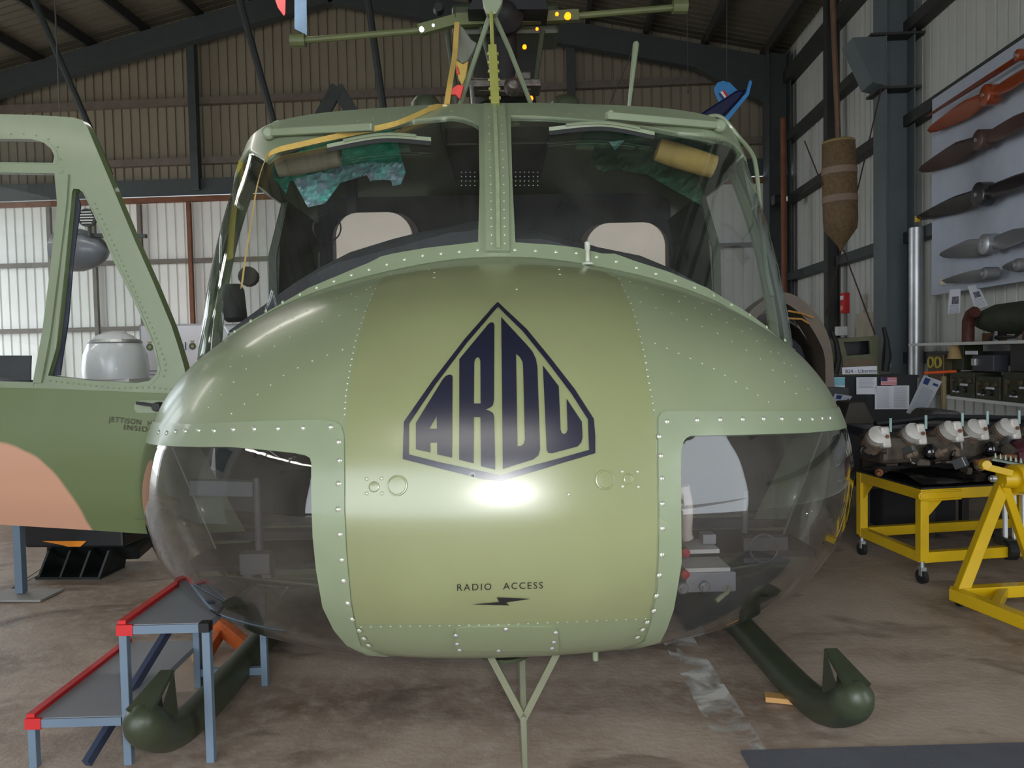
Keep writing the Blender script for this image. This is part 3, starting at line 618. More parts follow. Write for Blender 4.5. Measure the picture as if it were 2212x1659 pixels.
for q, w_ in ((sb[0], .045), (sb[5], .045)): mb.lathe(q - V((.07, 0, 0)), (1, 0, 0), [(0, w_), (.1, w_)], 12)
mb.build('stabiliser_bar', mat('stabiliser green paint', (104, 112, 72), .5, var=.1), heli, smooth=30, label='long green stabiliser bar across the rotor mast')
mb = MB()
for a_, b_ in (((966, 70), (990, 232)), ((1172, 66), (1150, 225)), ((1095, 90), (1140, 215)), ((1040, 60), (1075, 200))): mb.tube([LP(*a_, RD), LP(*b_, RD)], .018, 8)
mb.build('control_rods', DKGREEN, heli, smooth=True)
mb = MB(); mb.beam(LP(1020, 185, 4.9), LP(1130, 190, 4.9), .08, .09).lathe(LP(1108, 190, 4.85), (0, -1, 0), [(0, .06), (.05, .06), (.08, .03)], 14).lathe(LP(1022, 183, 4.85), (0, -1, 0), [(0, .03), (.04, .03)], 12)
mb.box(LP(1085, 190, 4.9), (.5, .2, .05)).box(LP(1130, 180, 4.9), (.1, .1, .12)); mb.build('swashplate', mat('worn dark alloy', (92, 86, 80), .4, .6, var=.4, scale=30), heli, bevel=.01)
mb = MB(); mb.tube([LP(1018, 182, 4.8), LP(1023, 238, 4.6)], .012, 8).tube([LP(1021, 195, 4.2), LP(1024, 250, 3.4)], .008, 8); mb.build('bright_rod', SILVER, heli, smooth=True)
mb = MB(); mb.lathe(LP(1092, 40, RD - .1), (0, -1, 0), [(0, .12), (.05, .12), (.12, .06), (.14, .03)], 18).build('rotor_hub', RUBBER, heli, smooth=40); MB().lathe(LP(948, 22, RD), (0, -1, 0), [(0, .04), (.05, .03)], 12).build('bar_weight', BLACK, heli, smooth=40)
MB().box(LP(1092, 60, RD + .2), (.75, .3, .22)).build('hub_yoke', DKGREEN, heli, bevel=.03)
MB().prism([HI @ P(1010, 20, 5.0), HI @ P(1020, 0, 5.0), HI @ P(1060, -60, 5.0), HI @ P(1160, -60, 5.0), HI @ P(1185, 20, 5.0)], (0, 7.0, .0)).build('main_rotor_blade', BLACK, heli)
for px_ in (920, 1220):
    MB().lathe(LP(px_, 240, 4.3), (0, 0, 1), [(0, .085), (.04, .085), (.075, .06), (.09, .01)], 20).build('intake_cover', DKGREEN, heli, smooth=50)
a = LP(1358, 240, 3.7); b = LP(1374, 95, 3.7)
MB().tube([a, b, b + V((0, 0, .01))], [.008, .016, .01], 8).build('roof_antenna', FRAMEG, heli, smooth=True); MB().tube([LP(1370, 102, 3.7), LP(1318, 223, 3.9)], .0025, 5).build('antenna_wire', RUBBER, heli)
MB().prism([LP(1174, 232, 3.2), LP(1212, 232, 3.2), LP(1205, 239, 3.18), LP(1176, 245, 3.18)], (0, .05, .0)).build('roof_bracket', WHITE, heli)
LAMPO = mat('orange marker lamp', (255, 90, 10), .4, emit=(255, 82, 4), estr=5); LAMPW = mat('white marker lamp', (255, 255, 255), .4, emit=(255, 255, 255), estr=4)
for px_, py_, s_, D_ in ((1226, 36, .022, 4.9), (1203, 31, .012, 5.0), (1133, 102, .014, 4.9), (1160, 63, .010, 5.0), (1147, 213, .014, 4.6)):
    MB().lathe(LP(px_, py_, D_), (0, -1, 0), [(0, s_), (s_, s_ * .9), (s_ * 1.4, s_ * .3)], 12).build('marker_lamp', LAMPO, heli, smooth=50, label='orange marker lamp')
for px_, py_, s_ in ((911, 64, .016), (936, 55, .009)):
    MB().lathe(LP(px_, py_, 5.0), (0, -1, 0), [(0, s_), (s_, s_ * .9), (s_ * 1.4, s_ * .3)], 12).build('marker_lamp', LAMPW, heli, smooth=50, label='white marker lamp')
# --- crew door swung open beside the nose
PLd = HI @ P(400, 800, 2.98); dv = V((-cos(R(10)), sin(R(10)), 0)); dn = V((dv.y, -dv.x, 0)); dn = dn if dn.y < 0 else -dn
def DP(px, py, off=0):
    d = HR @ ray(px, py); t = (PLd - LC).dot(dn) / d.dot(dn); p = LC + d * t
    # lower skin bulges outwards a little
    zb = p.z; bul = .055 * math.exp(-((zb - 1.0) / .26) ** 2) + (.0 if zb > .75 else -.10 * (.75 - zb) / .15 * .5)
    return p + dn * (bul + off)
d_out = [(-90, 250), (0, 247), (80, 249), (160, 254), (178, 260), (190, 276), (240, 395), (290, 515), (333, 612), (372, 705), (402, 790), (412, 822), (409, 845), (404, 900), (404, 1130), (398, 1163), (330, 1160), (150, 1147), (0, 1137), (-90, 1131)]
tri = [(160, 408), (172, 409), (180, 415), (196, 447), (225, 512), (247, 565), (290, 650), (331, 738), (347, 789), (345, 806), (331, 822), (303, 827), (200, 821), (112, 811), (125, 752), (140, 593), (152, 470), (157, 415)]
win = [(-70, 372), (134, 375), (130, 430), (112, 580), (96, 705), (82, 826), (-70, 822)]
win2 = [(-70, 300), (70, 301), (95, 308), (112, 322), (119, 338), (116, 352), (-70, 350)]
cdoor = None
p2, fs = fill2d(d_out, [tri, win, win2], 26)
m = bpy.data.materials.new('camouflage door paint'); m.use_nodes = True; nt = m.node_tree; n = nt.nodes; Lk = nt.links; b_ = n['Principled BSDF']
b_.inputs['Roughness'].default_value = .42; b_.inputs['Coat Weight'].default_value = .2
tc = n.new('ShaderNodeTexCoord'); c1 = DP(-20, 1190); mp = n.new('ShaderNodeMapping'); mp.vector_type = 'TEXTURE'
ex = DP(185, 1150) - c1; mp.inputs['Location'].default_value = c1; mp.inputs['Scale'].default_value = (ex.length, 3.0, (DP(0, 950) - DP(0, 1190)).length)
Lk.new(tc.outputs['Object'], mp.inputs['Vector']); vl = n.new('ShaderNodeVectorMath'); vl.operation = 'LENGTH'; Lk.new(mp.outputs[0], vl.inputs[0])
ns = n.new('ShaderNodeTexNoise'); ns.inputs['Scale'].default_value = 4; Lk.new(tc.outputs['Object'], ns.inputs['Vector'])
ad = n.new('ShaderNodeMath'); ad.operation = 'MULTIPLY_ADD'; ad.inputs[1].default_value = .12; Lk.new(ns.outputs['Fac'], ad.inputs[0]); Lk.new(vl.outputs['Value'], ad.inputs[2])
rp = n.new('ShaderNodeValToRGB'); rp.color_ramp.elements[0].position = 1.04; rp.color_ramp.elements[0].position = .97; rp.color_ramp.elements[1].position = 1.0
rp.color_ramp.elements[0].color = (*lin((196, 148, 122)), 1); rp.color_ramp.elements[1].color = (*lin((98, 112, 74)), 1)
sb_ = n.new('ShaderNodeMath'); sb_.operation = 'SUBTRACT'; sb_.inputs[1].default_value = .07; Lk.new(ad.outputs[0], sb_.inputs[0]); Lk.new(sb_.outputs[0], rp.inputs['Fac'])
Lk.new(rp.outputs[0], b_.inputs['Base Color']); CAMO = m
cdoor = slab(p2, fs, lambda x, y: DP(x, y), dn * -.035, 'crew_door', CAMO, heli, smooth=40, label='open crew door with green and tan paint and a triangular window')
for i, q in enumerate((tri, win, win2)):
    p2, fs = fill2d(q, (), 60); slab(p2, fs, lambda x, y: DP(x, y, -.018), dn * -.004, 'door_pane', WGL, cdoor)
    k = q if i != 1 else q[1:-1]; cx = sum(a for a, b in q) / len(q); cy = sum(b for a, b in q) / len(q)
    oo = [(cx + (x - cx) * (1 + 9 / max(30, math.hypot(x - cx, y - cy))), cy + (y - cy) * (1 + 9 / max(30, math.hypot(x - cx, y - cy)))) for x, y in q]
    p2, fs = fill2d(oo, [q]); slab(p2, fs, lambda x, y: DP(x, y, .004), dn * -.008, 'pane_surround', FRAMEG, cdoor)
p2, fs = fill2d([(122, 375), (152, 378), (148, 440), (130, 590), (115, 715), (102, 826), (84, 826), (97, 715), (112, 590), (128, 440)]); slab(p2, fs, lambda x, y: DP(x, y, .012), dn * -.02, 'window_channel', FRAMEG, cdoor)
p2, fs = fill2d([(-90, 248), (0, 247), (80, 249), (160, 254), (178, 260), (190, 276), (240, 395), (290, 515), (333, 612), (372, 705), (402, 790), (411, 822), (409, 850), (300, 846), (100, 838), (-90, 835)], [tri, win, win2], 26)
slab(p2, fs, lambda x, y: DP(x, y, .0025), dn * -.003, 'door_frame', FRAMEG, cdoor, smooth=40)
mb = MB()
for q in row([(25, 290), (62, 290), (100, 297), (125, 315), (132, 345)], 6) + row([(206, 440), (252, 540), (302, 650), (338, 725), (364, 790), (362, 812)], 34) + row([(118, 822), (260, 838), (340, 836), (380, 840)], 22) + row([(138, 430), (125, 560), (108, 720), (100, 800)], 30):
    dome(mb, DP(*q, .005), dn, .0042, .45, 6)
o = mb.build('rivets', FRAMEG, cdoor, smooth=60); o['kind'] = 'stuff'
p = DP(335, 880, .02); MB().beam(DP(318, 868, .03), DP(362, 874, .03), .012, .012).lathe(DP(365, 876, .02), dn, [(0, .02), (.03, .018)], 12).build('door_handle', BLACK, cdoor, bevel=.002)
p2, fs = fill2d(rrect(305, 864, 400, 890, 11)); slab(p2, fs, lambda x, y: DP(x, y, .004), dn * -.004, 'handle_recess', FRAMEG, cdoor)
for body, x0, y0, x1, y1 in (('JETTISON', 254, 908, 322, 915), ('HANDLE', 336, 917, 400, 923), ('INSIDE', 286, 925, 348, 931)):
    vs, f_ = textmesh(body, 1, space=1.2); X1 = max(v.x for v in vs); Yh = max(v.y for v in vs)
    MB().add([DP(x0 + (x1 - x0) * v.x / X1, y0 + (y1 - y0) * v.x / X1 - v.y / Yh * 11, .005) for v in vs], f_).build('stencil_lettering', mat('faded stencil ink', (62, 50, 46), .7), cdoor, fixn=False)
p2, fs = fill2d(rrect(284, 1122, 330, 1134, 5)); slab(p2, fs, lambda x, y: DP(x, y, .006), dn * -.006, 'hinge_plate', CAMO, cdoor)
p2, fs = fill2d([(157, 415), (166, 440), (150, 560), (140, 690), (128, 811), (112, 811), (125, 752), (140, 593), (152, 470)]); slab(p2, fs, lambda x, y: DP(x, y, -.02), dn * -.006, 'inner_seal', mat('dark blue seal', (34, 38, 58), .6), cdoor)
# interior end of that open door aperture: mirror-like dark hand lamp on the left frame
q = MB().lathe(LP(505, 655, 3.0), V((-.05, 0, 1)), [(-.075, .03), (-.06, .048), (.05, .045), (.075, .032)], 18); q.lathe(LP(540, 600, 3.1), V((0, -1, .2)), [(0, .04), (.03, .04)], 14)
q.build('hand_lamp', RUBBER, heli, smooth=50, label='dark torch-shaped lamp hanging in the cockpit side')
heli_parts_done = True
# ================================================================== HANGAR SHELL
XW, YB, XL, YF = 4.58, 15.0, -13.0, -7.0
XR_, ZR, SL = -4.28, 8.75, .22
CONC = bpy.data.materials.new('stained concrete'); CONC.use_nodes = True
nt = CONC.node_tree; n = nt.nodes; Lk = nt.links; b_ = n['Principled BSDF']; tc = n.new('ShaderNodeTexCoord')
def nz(scale, det, lo, hi, dist=0, sc=(1, 1, 1)):
    mp = n.new('ShaderNodeMapping'); mp.inputs['Scale'].default_value = sc; Lk.new(tc.outputs['Object'], mp.inputs[0])
    a = n.new('ShaderNodeTexNoise'); a.inputs['Scale'].default_value = scale; a.inputs['Detail'].default_value = det; a.inputs['Distortion'].default_value = dist
    Lk.new(mp.outputs[0], a.inputs['Vector']); r = n.new('ShaderNodeMapRange'); r.inputs['From Min'].default_value = lo; r.inputs['From Max'].default_value = hi
    Lk.new(a.outputs['Fac'], r.inputs['Value']); return r.outputs[0]
def mx(f, a, b):
    m_ = n.new('ShaderNodeMix'); m_.data_type = 'RGBA'; Lk.new(f, m_.inputs[0])
    for k, q in ((6, a), (7, b)):
        if isinstance(q, tuple): m_.inputs[k].default_value = (*lin(q), 1)
        else: Lk.new(q, m_.inputs[k])
    return m_.outputs[2]
base = mx(nz(1.1, 6, .35, .65), (150, 132, 118), (182, 166, 150))
base = mx(nz(.8, 7, .48, .70, 1.2, (.5, 1, 1)), base, (98, 78, 62))
base = mx(nz(14, 8, .45, .8), base, (176, 162, 150))
base = mx(nz(3.5, 9, .58, .74, .8, (.6, 1, 1)), base, (96, 82, 72))
Lk.new(base, b_.inputs['Base Color']); b_.inputs['Roughness'].default_value = .55
n2 = n.new('ShaderNodeTexNoise'); n2.inputs['Scale'].default_value = 40; n2.inputs['Detail'].default_value = 8; Lk.new(tc.outputs['Object'], n2.inputs['Vector'])
bp = n.new('ShaderNodeBump'); bp.inputs['Strength'].default_value = .25; bp.inputs['Distance'].default_value = .01; Lk.new(n2.outputs['Fac'], bp.inputs['Height']); Lk.new(bp.outputs[0], b_.inputs['Normal'])
fl_ = MB().box(((XL + XW) / 2, (YB + YF) / 2, -.1), (XW - XL, YB - YF, .2)).build('floor', CONC); struct(fl_)
ap = MB().box((-4, YF - 15, -.12), (60, 30, .2)).build('ground', mat('pale outdoor concrete', (170, 166, 158), .8, var=.1, scale=2)); struct(ap)
ap = MB().box((XL - 15, 4, -.12), (30, 60, .2)).build('ground', MATS['pale outdoor concrete']); struct(ap)
# worn painted line on the floor
m = bpy.data.materials.new('worn floor paint'); m.use_nodes = True; nt = m.node_tree; n = nt.nodes; Lk = nt.links; b_ = n['Principled BSDF']
b_.inputs['Base Color'].default_value = (*lin((205, 202, 196)), 1); tc = n.new('ShaderNodeTexCoord'); b_.inputs['Roughness'].default_value = .85; a = nz(6, 12, .45, .57, .5)
Lk.new(a, b_.inputs['Alpha'])
l0, l1 = PA(1470, 1390, 2, 0), PA(1655, 1700, 2, 0); dd = (l1 - l0).normalized(); l0 = l0 - dd * 1.2; sd = V((dd.y, -dd.x, 0)) * .075
MBs = MB().prism([l0 - sd, l1 - sd, l1 + sd, l0 + sd], (0, 0, .0015)); MBs.v = [q + V((0, 0, .0005)) for q in MBs.v]
struct(MBs.build('trim_1', m, label='worn white line painted on the floor'))
for a_, b_2 in (((-120, 1350), (230, 1165)), ((0, 1288), (150, 1188))):
    p, q = PA(*a_, 2, 0), PA(*b_2, 2, 0); struct(MB().beam(p, q, .008, .002).build('trim_2', RUBBER))
WALLM = mat('beige wall cladding', (140, 130, 112), .6, var=.06, scale=1.5); DOORM = mat('white door cladding', (232, 230, 224), .5, var=.04, scale=1.5)
GREYW = mat('pale grey wall cladding', (200, 201, 194), .6, var=.08, scale=1.2); ROOFM = mat('roof cladding', (108, 102, 88), .6, var=.08, scale=2)
PUR = mat('dark purlin steel', (58, 58, 56), .6); GIRT = mat('weathered girt steel', (112, 102, 92), .6, var=.15)
BSTEEL = mat('blue grey column paint', (98, 107, 111), .55, var=.08, scale=3)
_sh = {}
def sheet(length, m, key):
    k = (round(length, 2), key)
    if k not in _sh:
        prof = []
        for i in range(4): x = i * .19; prof += [(x, 0), (x + .150, 0), (x + .156, .03), (x + .184, .03)]
        prof.append((.76, 0)); mb = MB(); N_ = len(prof)
        mb.add([V((x, d, z)) for z in (0, length) for x, d in prof], [(i, i + 1, N_ + i + 1, N_ + i) for i in range(N_ - 1)])
        me = bpy.data.meshes.new('cladding_sheet'); me.from_pydata(mb.v, [], mb.f); me.materials.append(m); _sh[k] = me
    return _sh[k]
def put_sheet(name, me, M, parent):
    o = bpy.data.objects.new(name, me); COL.objects.link(o); o.parent = parent; o.matrix_local = M; return o
def roofz(x): return ZR + .2 - SL * abs(x - XR_)
# back wall: upper cladding, header beam, big sliding door below
wb = MB().beam((XL, YB - .12, 4.88), (XW, YB - .12, 4.88), .16, .34, up=(0, 0, 1)).build('wall_back', STEEL); struct(wb)
x = XL
while x < XW - .1:
    put_sheet('cladding_sheet', sheet(round(roofz(x + .38) - 4.4, 1), WALLM, 'w'), Matrix.Translation((x, YB, 4.7)), wb); x += .76
for z_ in (6.62, 5.42):
    MB().beam((XL, YB - .08, z_), (XW, YB - .08, z_), .12, .14).build('girt', GIRT, wb)
for px in (422, 1235):
    p = PA(px, 300, 1, YB - .2); MB().box((p.x, YB - .22, 6.4), (.16, .16, 3.2)).build('column', STEEL, wb)
db = MB()
db.beam((XL, YB - .25, 4.62), (XW, YB - .25, 4.62), .1, .1); db.build('door_1', RUST); do = bpy.data.objects['door_1']; struct(do)
x = XL
while x < XW - .1: put_sheet('cladding_sheet', sheet(4.6, DOORM, 'd'), Matrix.Translation((x, YB - .17, .02)), do); x += .76
for z_ in (3.38, 2.03, .8): MB().beam((XL, YB - .24, z_), (XW, YB - .24, z_), .06, .09).build('door_rail', GIRT, do)
for px in (110, 305, 412, 205): p = PA(px, 550, 1, YB - .25); MB().box((p.x, YB - .26, 2.3), (.08, .07, 4.5)).build('door_stile', RUST if px == 412 else GIRT, do)
# right wall
wr_ = MB().beam((XW - .1, YF, 6.45), (XW - .1, YB, 6.45), .2, .22).build('wall_right', PUR); struct(wr_)
y = YF; Mz = Matrix.Rotation(R(90), 4, 'Z')
while y < YB - .1: op_ = -2.3 < y < .4; put_sheet('cladding_sheet', sheet(3.6 if op_ else 7.3, GREYW, 'g3' if op_ else 'g'), Matrix.Translation((XW, y + .76, 3.7 if op_ else 0)) @ Matrix.Rotation(R(-90), 4, 'Z'), wr_); y += .76
for z_ in (5.3, 4.15, 2.7, 1.2): MB().beam((XW - .1, YF if z_ > 3 else 1.3, z_), (XW - .1, YB, z_), .16, .14).build('girt', PUR if z_ > 3 else STEEL, wr_)
def column(px, D_, w_, d_, parent, z1=6.9, m=BSTEEL):
    p = P(px, 500, D_); y_ = p.y; c = V((XW - .12 - d_ / 2, y_, z1 / 2))
    MB().box(c, (d_ * .92, .012, z1)).box(c + V((-d_ / 2, 0, 0)), (.016, w_, z1)).box(c + V((d_ / 2, 0, 0)), (.016, w_, z1)).build('column', m, parent); return y_
yc = column(1958, 9.4, .36, .34, wr_)
MB().prism([(XW - .46, yc - .17, 5.15), (XW - .46, yc - .17, 4.55), (XW - .62, yc - .17, 4.6), (XW - .86, yc - .17, 5.15)], (0, .34, 0)).build('crane_bracket', BSTEEL, wr_)
MB().box((XW - .30, yc, 5.17), (.7, .4, .03)).box((XW - .3, yc, 4.52), (.5, .4, .03)).build('stiffener_plate', PUR, wr_)
column(1838, 11.7, .16, .18, wr_, m=PUR); column(1690, 14.2, .4, .4, wr_, m=STEEL); column(1900, -3.0, .36, .34, wr_)
p = P(1723, 400, 13.2); MB().tube([(XW - .5, p.y, 0), (XW - .5, p.y, 5.4)], .05, 10).build('downpipe', RUST, wr_, smooth=True)
p = P(2017, 600, 8.9); MB().tube([(XW - .25, p.y, 0), (XW - .25, p.y, 2.75)], .085, 14).build('duct_pipe', SILVER, wr_, smooth=True)
# left wall with a tall open doorway near the back, front wall with the main opening
wl_ = MB().beam((XL + .1, YF, 6.4), (XL + .1, YB, 6.4), .2, .22).build('wall_left', PUR); struct(wl_)
y = YF
while y < YB - .1:
    hi_ = 7.4 < y < 14.6
    put_sheet('cladding_sheet', sheet(7.0 if not hi_ else 2.2, GREYW, 'g2' if hi_ else 'g'), Matrix.Translation((XL, y, 4.8 if hi_ else 0)) @ Matrix.Rotation(R(90), 4, 'Z'), wl_); y += .76
wf_ = MB().beam((XL, YF, 5.3), (XW, YF, 5.3), .16, .4).build('wall_front', STEEL); struct(wf_)
x = XL
while x < XW - .1:
    op = -9.5 < x < 1.8
    put_sheet('cladding_sheet', sheet(round(roofz(x + .38) - 5.2, 1) if op else round(roofz(x + .38), 1), WALLM, 'w'), Matrix.Translation((x + .76, YF, 5.2 if op else 0)) @ Matrix.Rotation(R(180), 4, 'Z'), wf_); x += .76
# roof
ce = MB().beam((XR_, YF, ZR + .12), (XR_, YB, ZR + .12), .3, .16).build('ceiling', PUR); struct(ce)
for sx, x1 in ((1, XW), (-1, XL)):
    Lr = math.hypot(x1 - XR_, SL * (x1 - XR_)); an = math.atan(SL)
    y = YF
    while y < YB - .1:
        M = Matrix.Translation((XR_, y if sx > 0 else y, ZR + .28)) @ Matrix.Rotation(an * sx, 4, 'Y') @ (Matrix.Rotation(R(90), 4, 'Z') if sx > 0 else Matrix.Rotation(R(90), 4, 'Z'))
        # local x -> along Y, local z (length) -> down the slope
        ex = V((0, 1, 0)); ez = V((sx * cos(an), 0, -sin(an))); ey = ez.cross(ex)
        if ey.z < 0: ey = -ey
        M = Matrix(((ex.x, ey.x, ez.x, XR_), (ex.y, ey.y, ez.y, y), (ex.z, ey.z, ez.z, ZR + .28), (0, 0, 0, 1)))
        put_sheet('roofing_sheet', sheet(round(Lr + .1, 2), ROOFM, 'r%d' % sx), M, ce); y += .76
    k = 0; xx = .5
    while xx < abs(x1 - XR_):
        X = XR_ + sx * xx; MB().beam((X, YF, roofz(X) - .04), (X, YB, roofz(X) - .04), .07, .2).build('purlin', PUR, ce); xx += 1.13
    for yy in (YB - .35, 8.9, 2.5, -3.5):
        MB().beam((XR_, yy, ZR - .22), (x1, yy, ZR - .22 - SL * abs(x1 - XR_)), .2, .44, up=(0, 0, 1)).build('rafter', STEEL, ce)
        MB().prism([(x1 - sx * .1, yy - .09, ZR - .4 - SL * abs(x1 - XR_)), (x1 - sx * 1.9, yy - .09, ZR - .42 - SL * abs(x1 - sx * 1.9 - XR_)), (x1 - sx * .1, yy - .09, ZR - 1.0 - SL * abs(x1 - XR_))], (0, .18, 0)).build('haunch', STEEL, ce)
# diagonal braces before the back wall
for (a_, b_2, D_, w_) in (((60, -30), (238, 378), 12.5, .055), ((512, -20), (594, 275), 12.5, .06), ((792, -20), (829, 240), 12.5, .06)):
    MB().tube([P(*a_, D_), P(*b_2, D_)], w_, 8).build('brace_rod', STEEL, wb, smooth=True)
mb = MB(); mb.beam(P(730, 188, 13), P(688, 262, 13), .22, .08, up=(0, 1, 0)).beam(P(728, 190, 13), P(772, 262, 13), .22, .08, up=(0, 1, 0)); mb.build('knee_brace', STEEL, wb)
# strip lights
TUBE = mat('lit tube', (255, 255, 255), .5, emit=(255, 250, 240), estr=11)
def strip(x, y, z, rz, label, k=3):
    o = empty('strip_light', (x, y, z), label, 'lamp', 'strip lights hanging from the roof', rz)
    for i in range(k):
        MB().box((i * 1.35 - 1.35, 0, .04), (1.28, .12, .05)).build('light_housing', WHITE, o)
        MB().box((i * 1.35 - 1.35, 0, 0), (1.24, .20, .05)).build('light_diffuser', TUBE, o, bevel=.01)
    MB().tube([(-1.3, 0, .05), (-1.3, 0, roofz(x) - z - .2)], .004, 4).tube([(1.3, 0, .05), (1.3, 0, roofz(x) - z - .2)], .004, 4).build('hanger', STEEL, o)
for (x, y, rz, lb) in ((-7.4, -2.4, R(-62), 'left of the door, reflected in the left chin window'), (-.6, -3.2, 0, 'behind the viewer'), (-4.2, 6.4, 0, 'over the left aisle'), (-9.5, 6.0, 0, 'near the left wall')):
    strip(x, y, 4.2 if rz else 4.9, rz, 'triple white strip light ' + lb)
pt = empty('white_partition', (-4.3, 1.75, 0), 'white folding partition with a framed blue picture left of the helicopter', 'partition')
MB().box((0, -.45, 1.3), (.04, .9, 2.6)).build('partition_leaf', WHITE, pt); MB().box((-.3, .3, 1.3), (.04, .85, 2.6), Matrix.Rotation(R(42), 3, 'Z')).build('partition_leaf', WHITE, pt)
MB().box((.03, -.45, 1.95), (.02, .6, .8)).build('picture_frame', PAPER, pt); MB().box((.045, -.45, 1.97), (.01, .48, .62)).build('picture_print', mat('blue aircraft print', (70, 130, 150), .4, rgb2=(40, 70, 90), scale=4), pt)
# daylight portals of the two openings
for c_, rot, sx_, sy_ in (((-3.85, YF + .1, 2.6), (R(90), 0, 0), 11.4, 5.2), ((XL + .1, 11.0, 2.4), (R(90), 0, R(-90)), 7, 4.8), ((XW - .05, -.7, 1.85), (R(90), 0, R(90)), 3.2, 3.7)):
    l = light('daylight_opening', 'AREA', c_, 1, rot=rot, shape='RECTANGLE', size=sx_, size_y=sy_); l.data.cycles.is_portal = True
# ================================================================== RIGHT SIDE EXHIBITS
PB = XW - .22
yb0 = PA(2012, 400, 0, PB).y
bd = MB().box((PB + .02, (yb0 + 4.4) / 2, 3.04), (.03, yb0 - 4.4, 2.24)).build('display_board', mat('pale blue grey board', (182, 189, 202), .6, var=.04), bevel=.004)
tag(bd, 'large pale blue grey board carrying propellers on the right wall', 'display board')
def propeller(name_label, y0, z, half, m, chord=.075, hub=.09, hubm=None, tipm=None, both=True, edge=False, xx=PB - .12, cat='propeller', root=.05):
    o = empty('propeller', (xx, y0, z), name_label, cat, 'propellers on the wall board')
    for sg_ in ((1, -1) if both else (1,)):
        mb = MB(); k = 12; N_ = 14; vs = []
        for i in range(k + 1):
            t = i / k; c = root + (chord - root) * min(1, t * 3) if t < .33 else chord * (1 - .35 * ((t - .33) / .67) ** 2)
            if i == k: c *= .55
            th = .04 * (1 - t) ** 1.3 + .007; tw = R(75 - 55 * t) if not edge else R(8)
            for j in range(N_):
                a_ = 2 * pi * j / N_; u_ = c * cos(a_) * (1 if not edge else 1); v_ = th * sin(a_)
                vs.append(V((-(u_ * cos(tw) * .6 * (1 if sg_ > 0 else -1)) - v_ * .6, sg_ * half * t, u_ * sin(tw) * (1) + v_ * .3)))
        mb.add(vs, [(i * N_ + j, i * N_ + (j + 1) % N_, (i + 1) * N_ + (j + 1) % N_, (i + 1) * N_ + j) for i in range(k) for j in range(N_)] + [tuple(range(k * N_, (k + 1) * N_))])
        b = mb.build('blade', m, o, smooth=60)
        if tipm:
            MB().box((0, sg_ * (half - .02), 0), (.05, .04, .07)).build('blade_tip', tipm, b, bevel=.006)
    MB().lathe((.06, 0, 0), (-1, 0, 0), [(0, hub), (.12, hub), (.13, hub * .8), (.135, hub * .3)], 24).build('hub', hubm or m, o, smooth=40, bevel=0)
    MB().lathe((-.07, 0, 0), (-1, 0, 0), [(0, .02), (.015, .02)], 12).build('hub_bolt', SILVER, o)
    return o
ORG = mat('orange brown varnish', (150, 68, 34), .3, var=.12, coat=.5); DKW = mat('very dark varnished wood', (40, 36, 38), .35, var=.2, coat=.4); BRN = mat('faded brown wood', (92, 72, 62), .5, var=.15)
GRP = mat('dull grey alloy', (138, 138, 140), .45, .4, var=.08)
def yz(px, py, X=PB - .12): p = PA(px, py, 0, X); return p.y, p.z
y_, z_ = yz(2212, 118); y2_, z2_ = yz(2003, 256)
propeller('slim orange varnished propeller seen edge-on along the board top', (y_ + 0), z_, y2_ - y_, ORG, chord=.05, hub=.05, edge=True, root=.03)
y_, z_ = yz(2140, 205); y2_, _ = yz(2006, 285); propeller('orange brown wooden propeller, second from the top', y_, z_, y2_ - y_, ORG, chord=.10, hub=.10)
y_, z_ = yz(2125, 302); y2_, _ = yz(1988, 378); propeller('dark wooden propeller with faded brown left blade, third from the top', y_, z_, y2_ - y_, mat('brown black wood', (52, 42, 42), .4, rgb2=(98, 74, 66), scale=1.2), chord=.12, hub=.10)
y_, z_ = yz(2125, 420); y2_, _ = yz(1980, 485); propeller('thick black wooden propeller with a yellow tip', y_, z_, y2_ - y_, DKW, chord=.10, hub=.12, tipm=YEL, root=.07)
y_, z_ = yz(2138, 527); y2_, _ = yz(2033, 562); propeller('dull grey propeller with bright metal hub', y_, z_, y2_ - y_, GRP, chord=.11, hub=.10, hubm=SILVER)
y_, z_ = yz(2140, 590); y2_, _ = yz(2034, 604); propeller('short grey single blade with a pale tip', y_, z_, y2_ - y_, GRP, chord=.07, hub=.06, both=False, tipm=mat('cream paint', (208, 196, 176), .5), cat='blade')
y_, z_ = yz(2212, 572); y2_, _ = yz(2168, 582); propeller('stub of a grey blade at the board edge', y_, z_, y2_ - y_, GRP, chord=.07, hub=.06, both=False, cat='blade')
def sheetobj(quad, m, name, label, cat, group=None, thick=.003, parent=None):
    q = [V(p) for p in quad]; nn = (q[1] - q[0]).cross(q[2] - q[1]).normalized(); nn = nn if nn.dot(CAM - q[0]) > 0 else -nn
    o = MB().prism(q, -nn * thick).build(name, m, parent)
    if cat: tag(o, label, cat, group)
    return o, nn
def quad(px0, py0, px1, py1, px2, py2, px3, py3, D_, dD=0): return [P(px0, py0, D_), P(px1, py1, D_ + dD), P(px2, py2, D_ + dD), P(px3, py3, D_)]
INK = mat('printed grey text', (120, 120, 130), .7); NAVY = mat('navy print', (44, 58, 110), .6); PHOTO = mat('dark photo print', (60, 62, 72), .5, rgb2=(150, 150, 160), scale=60)
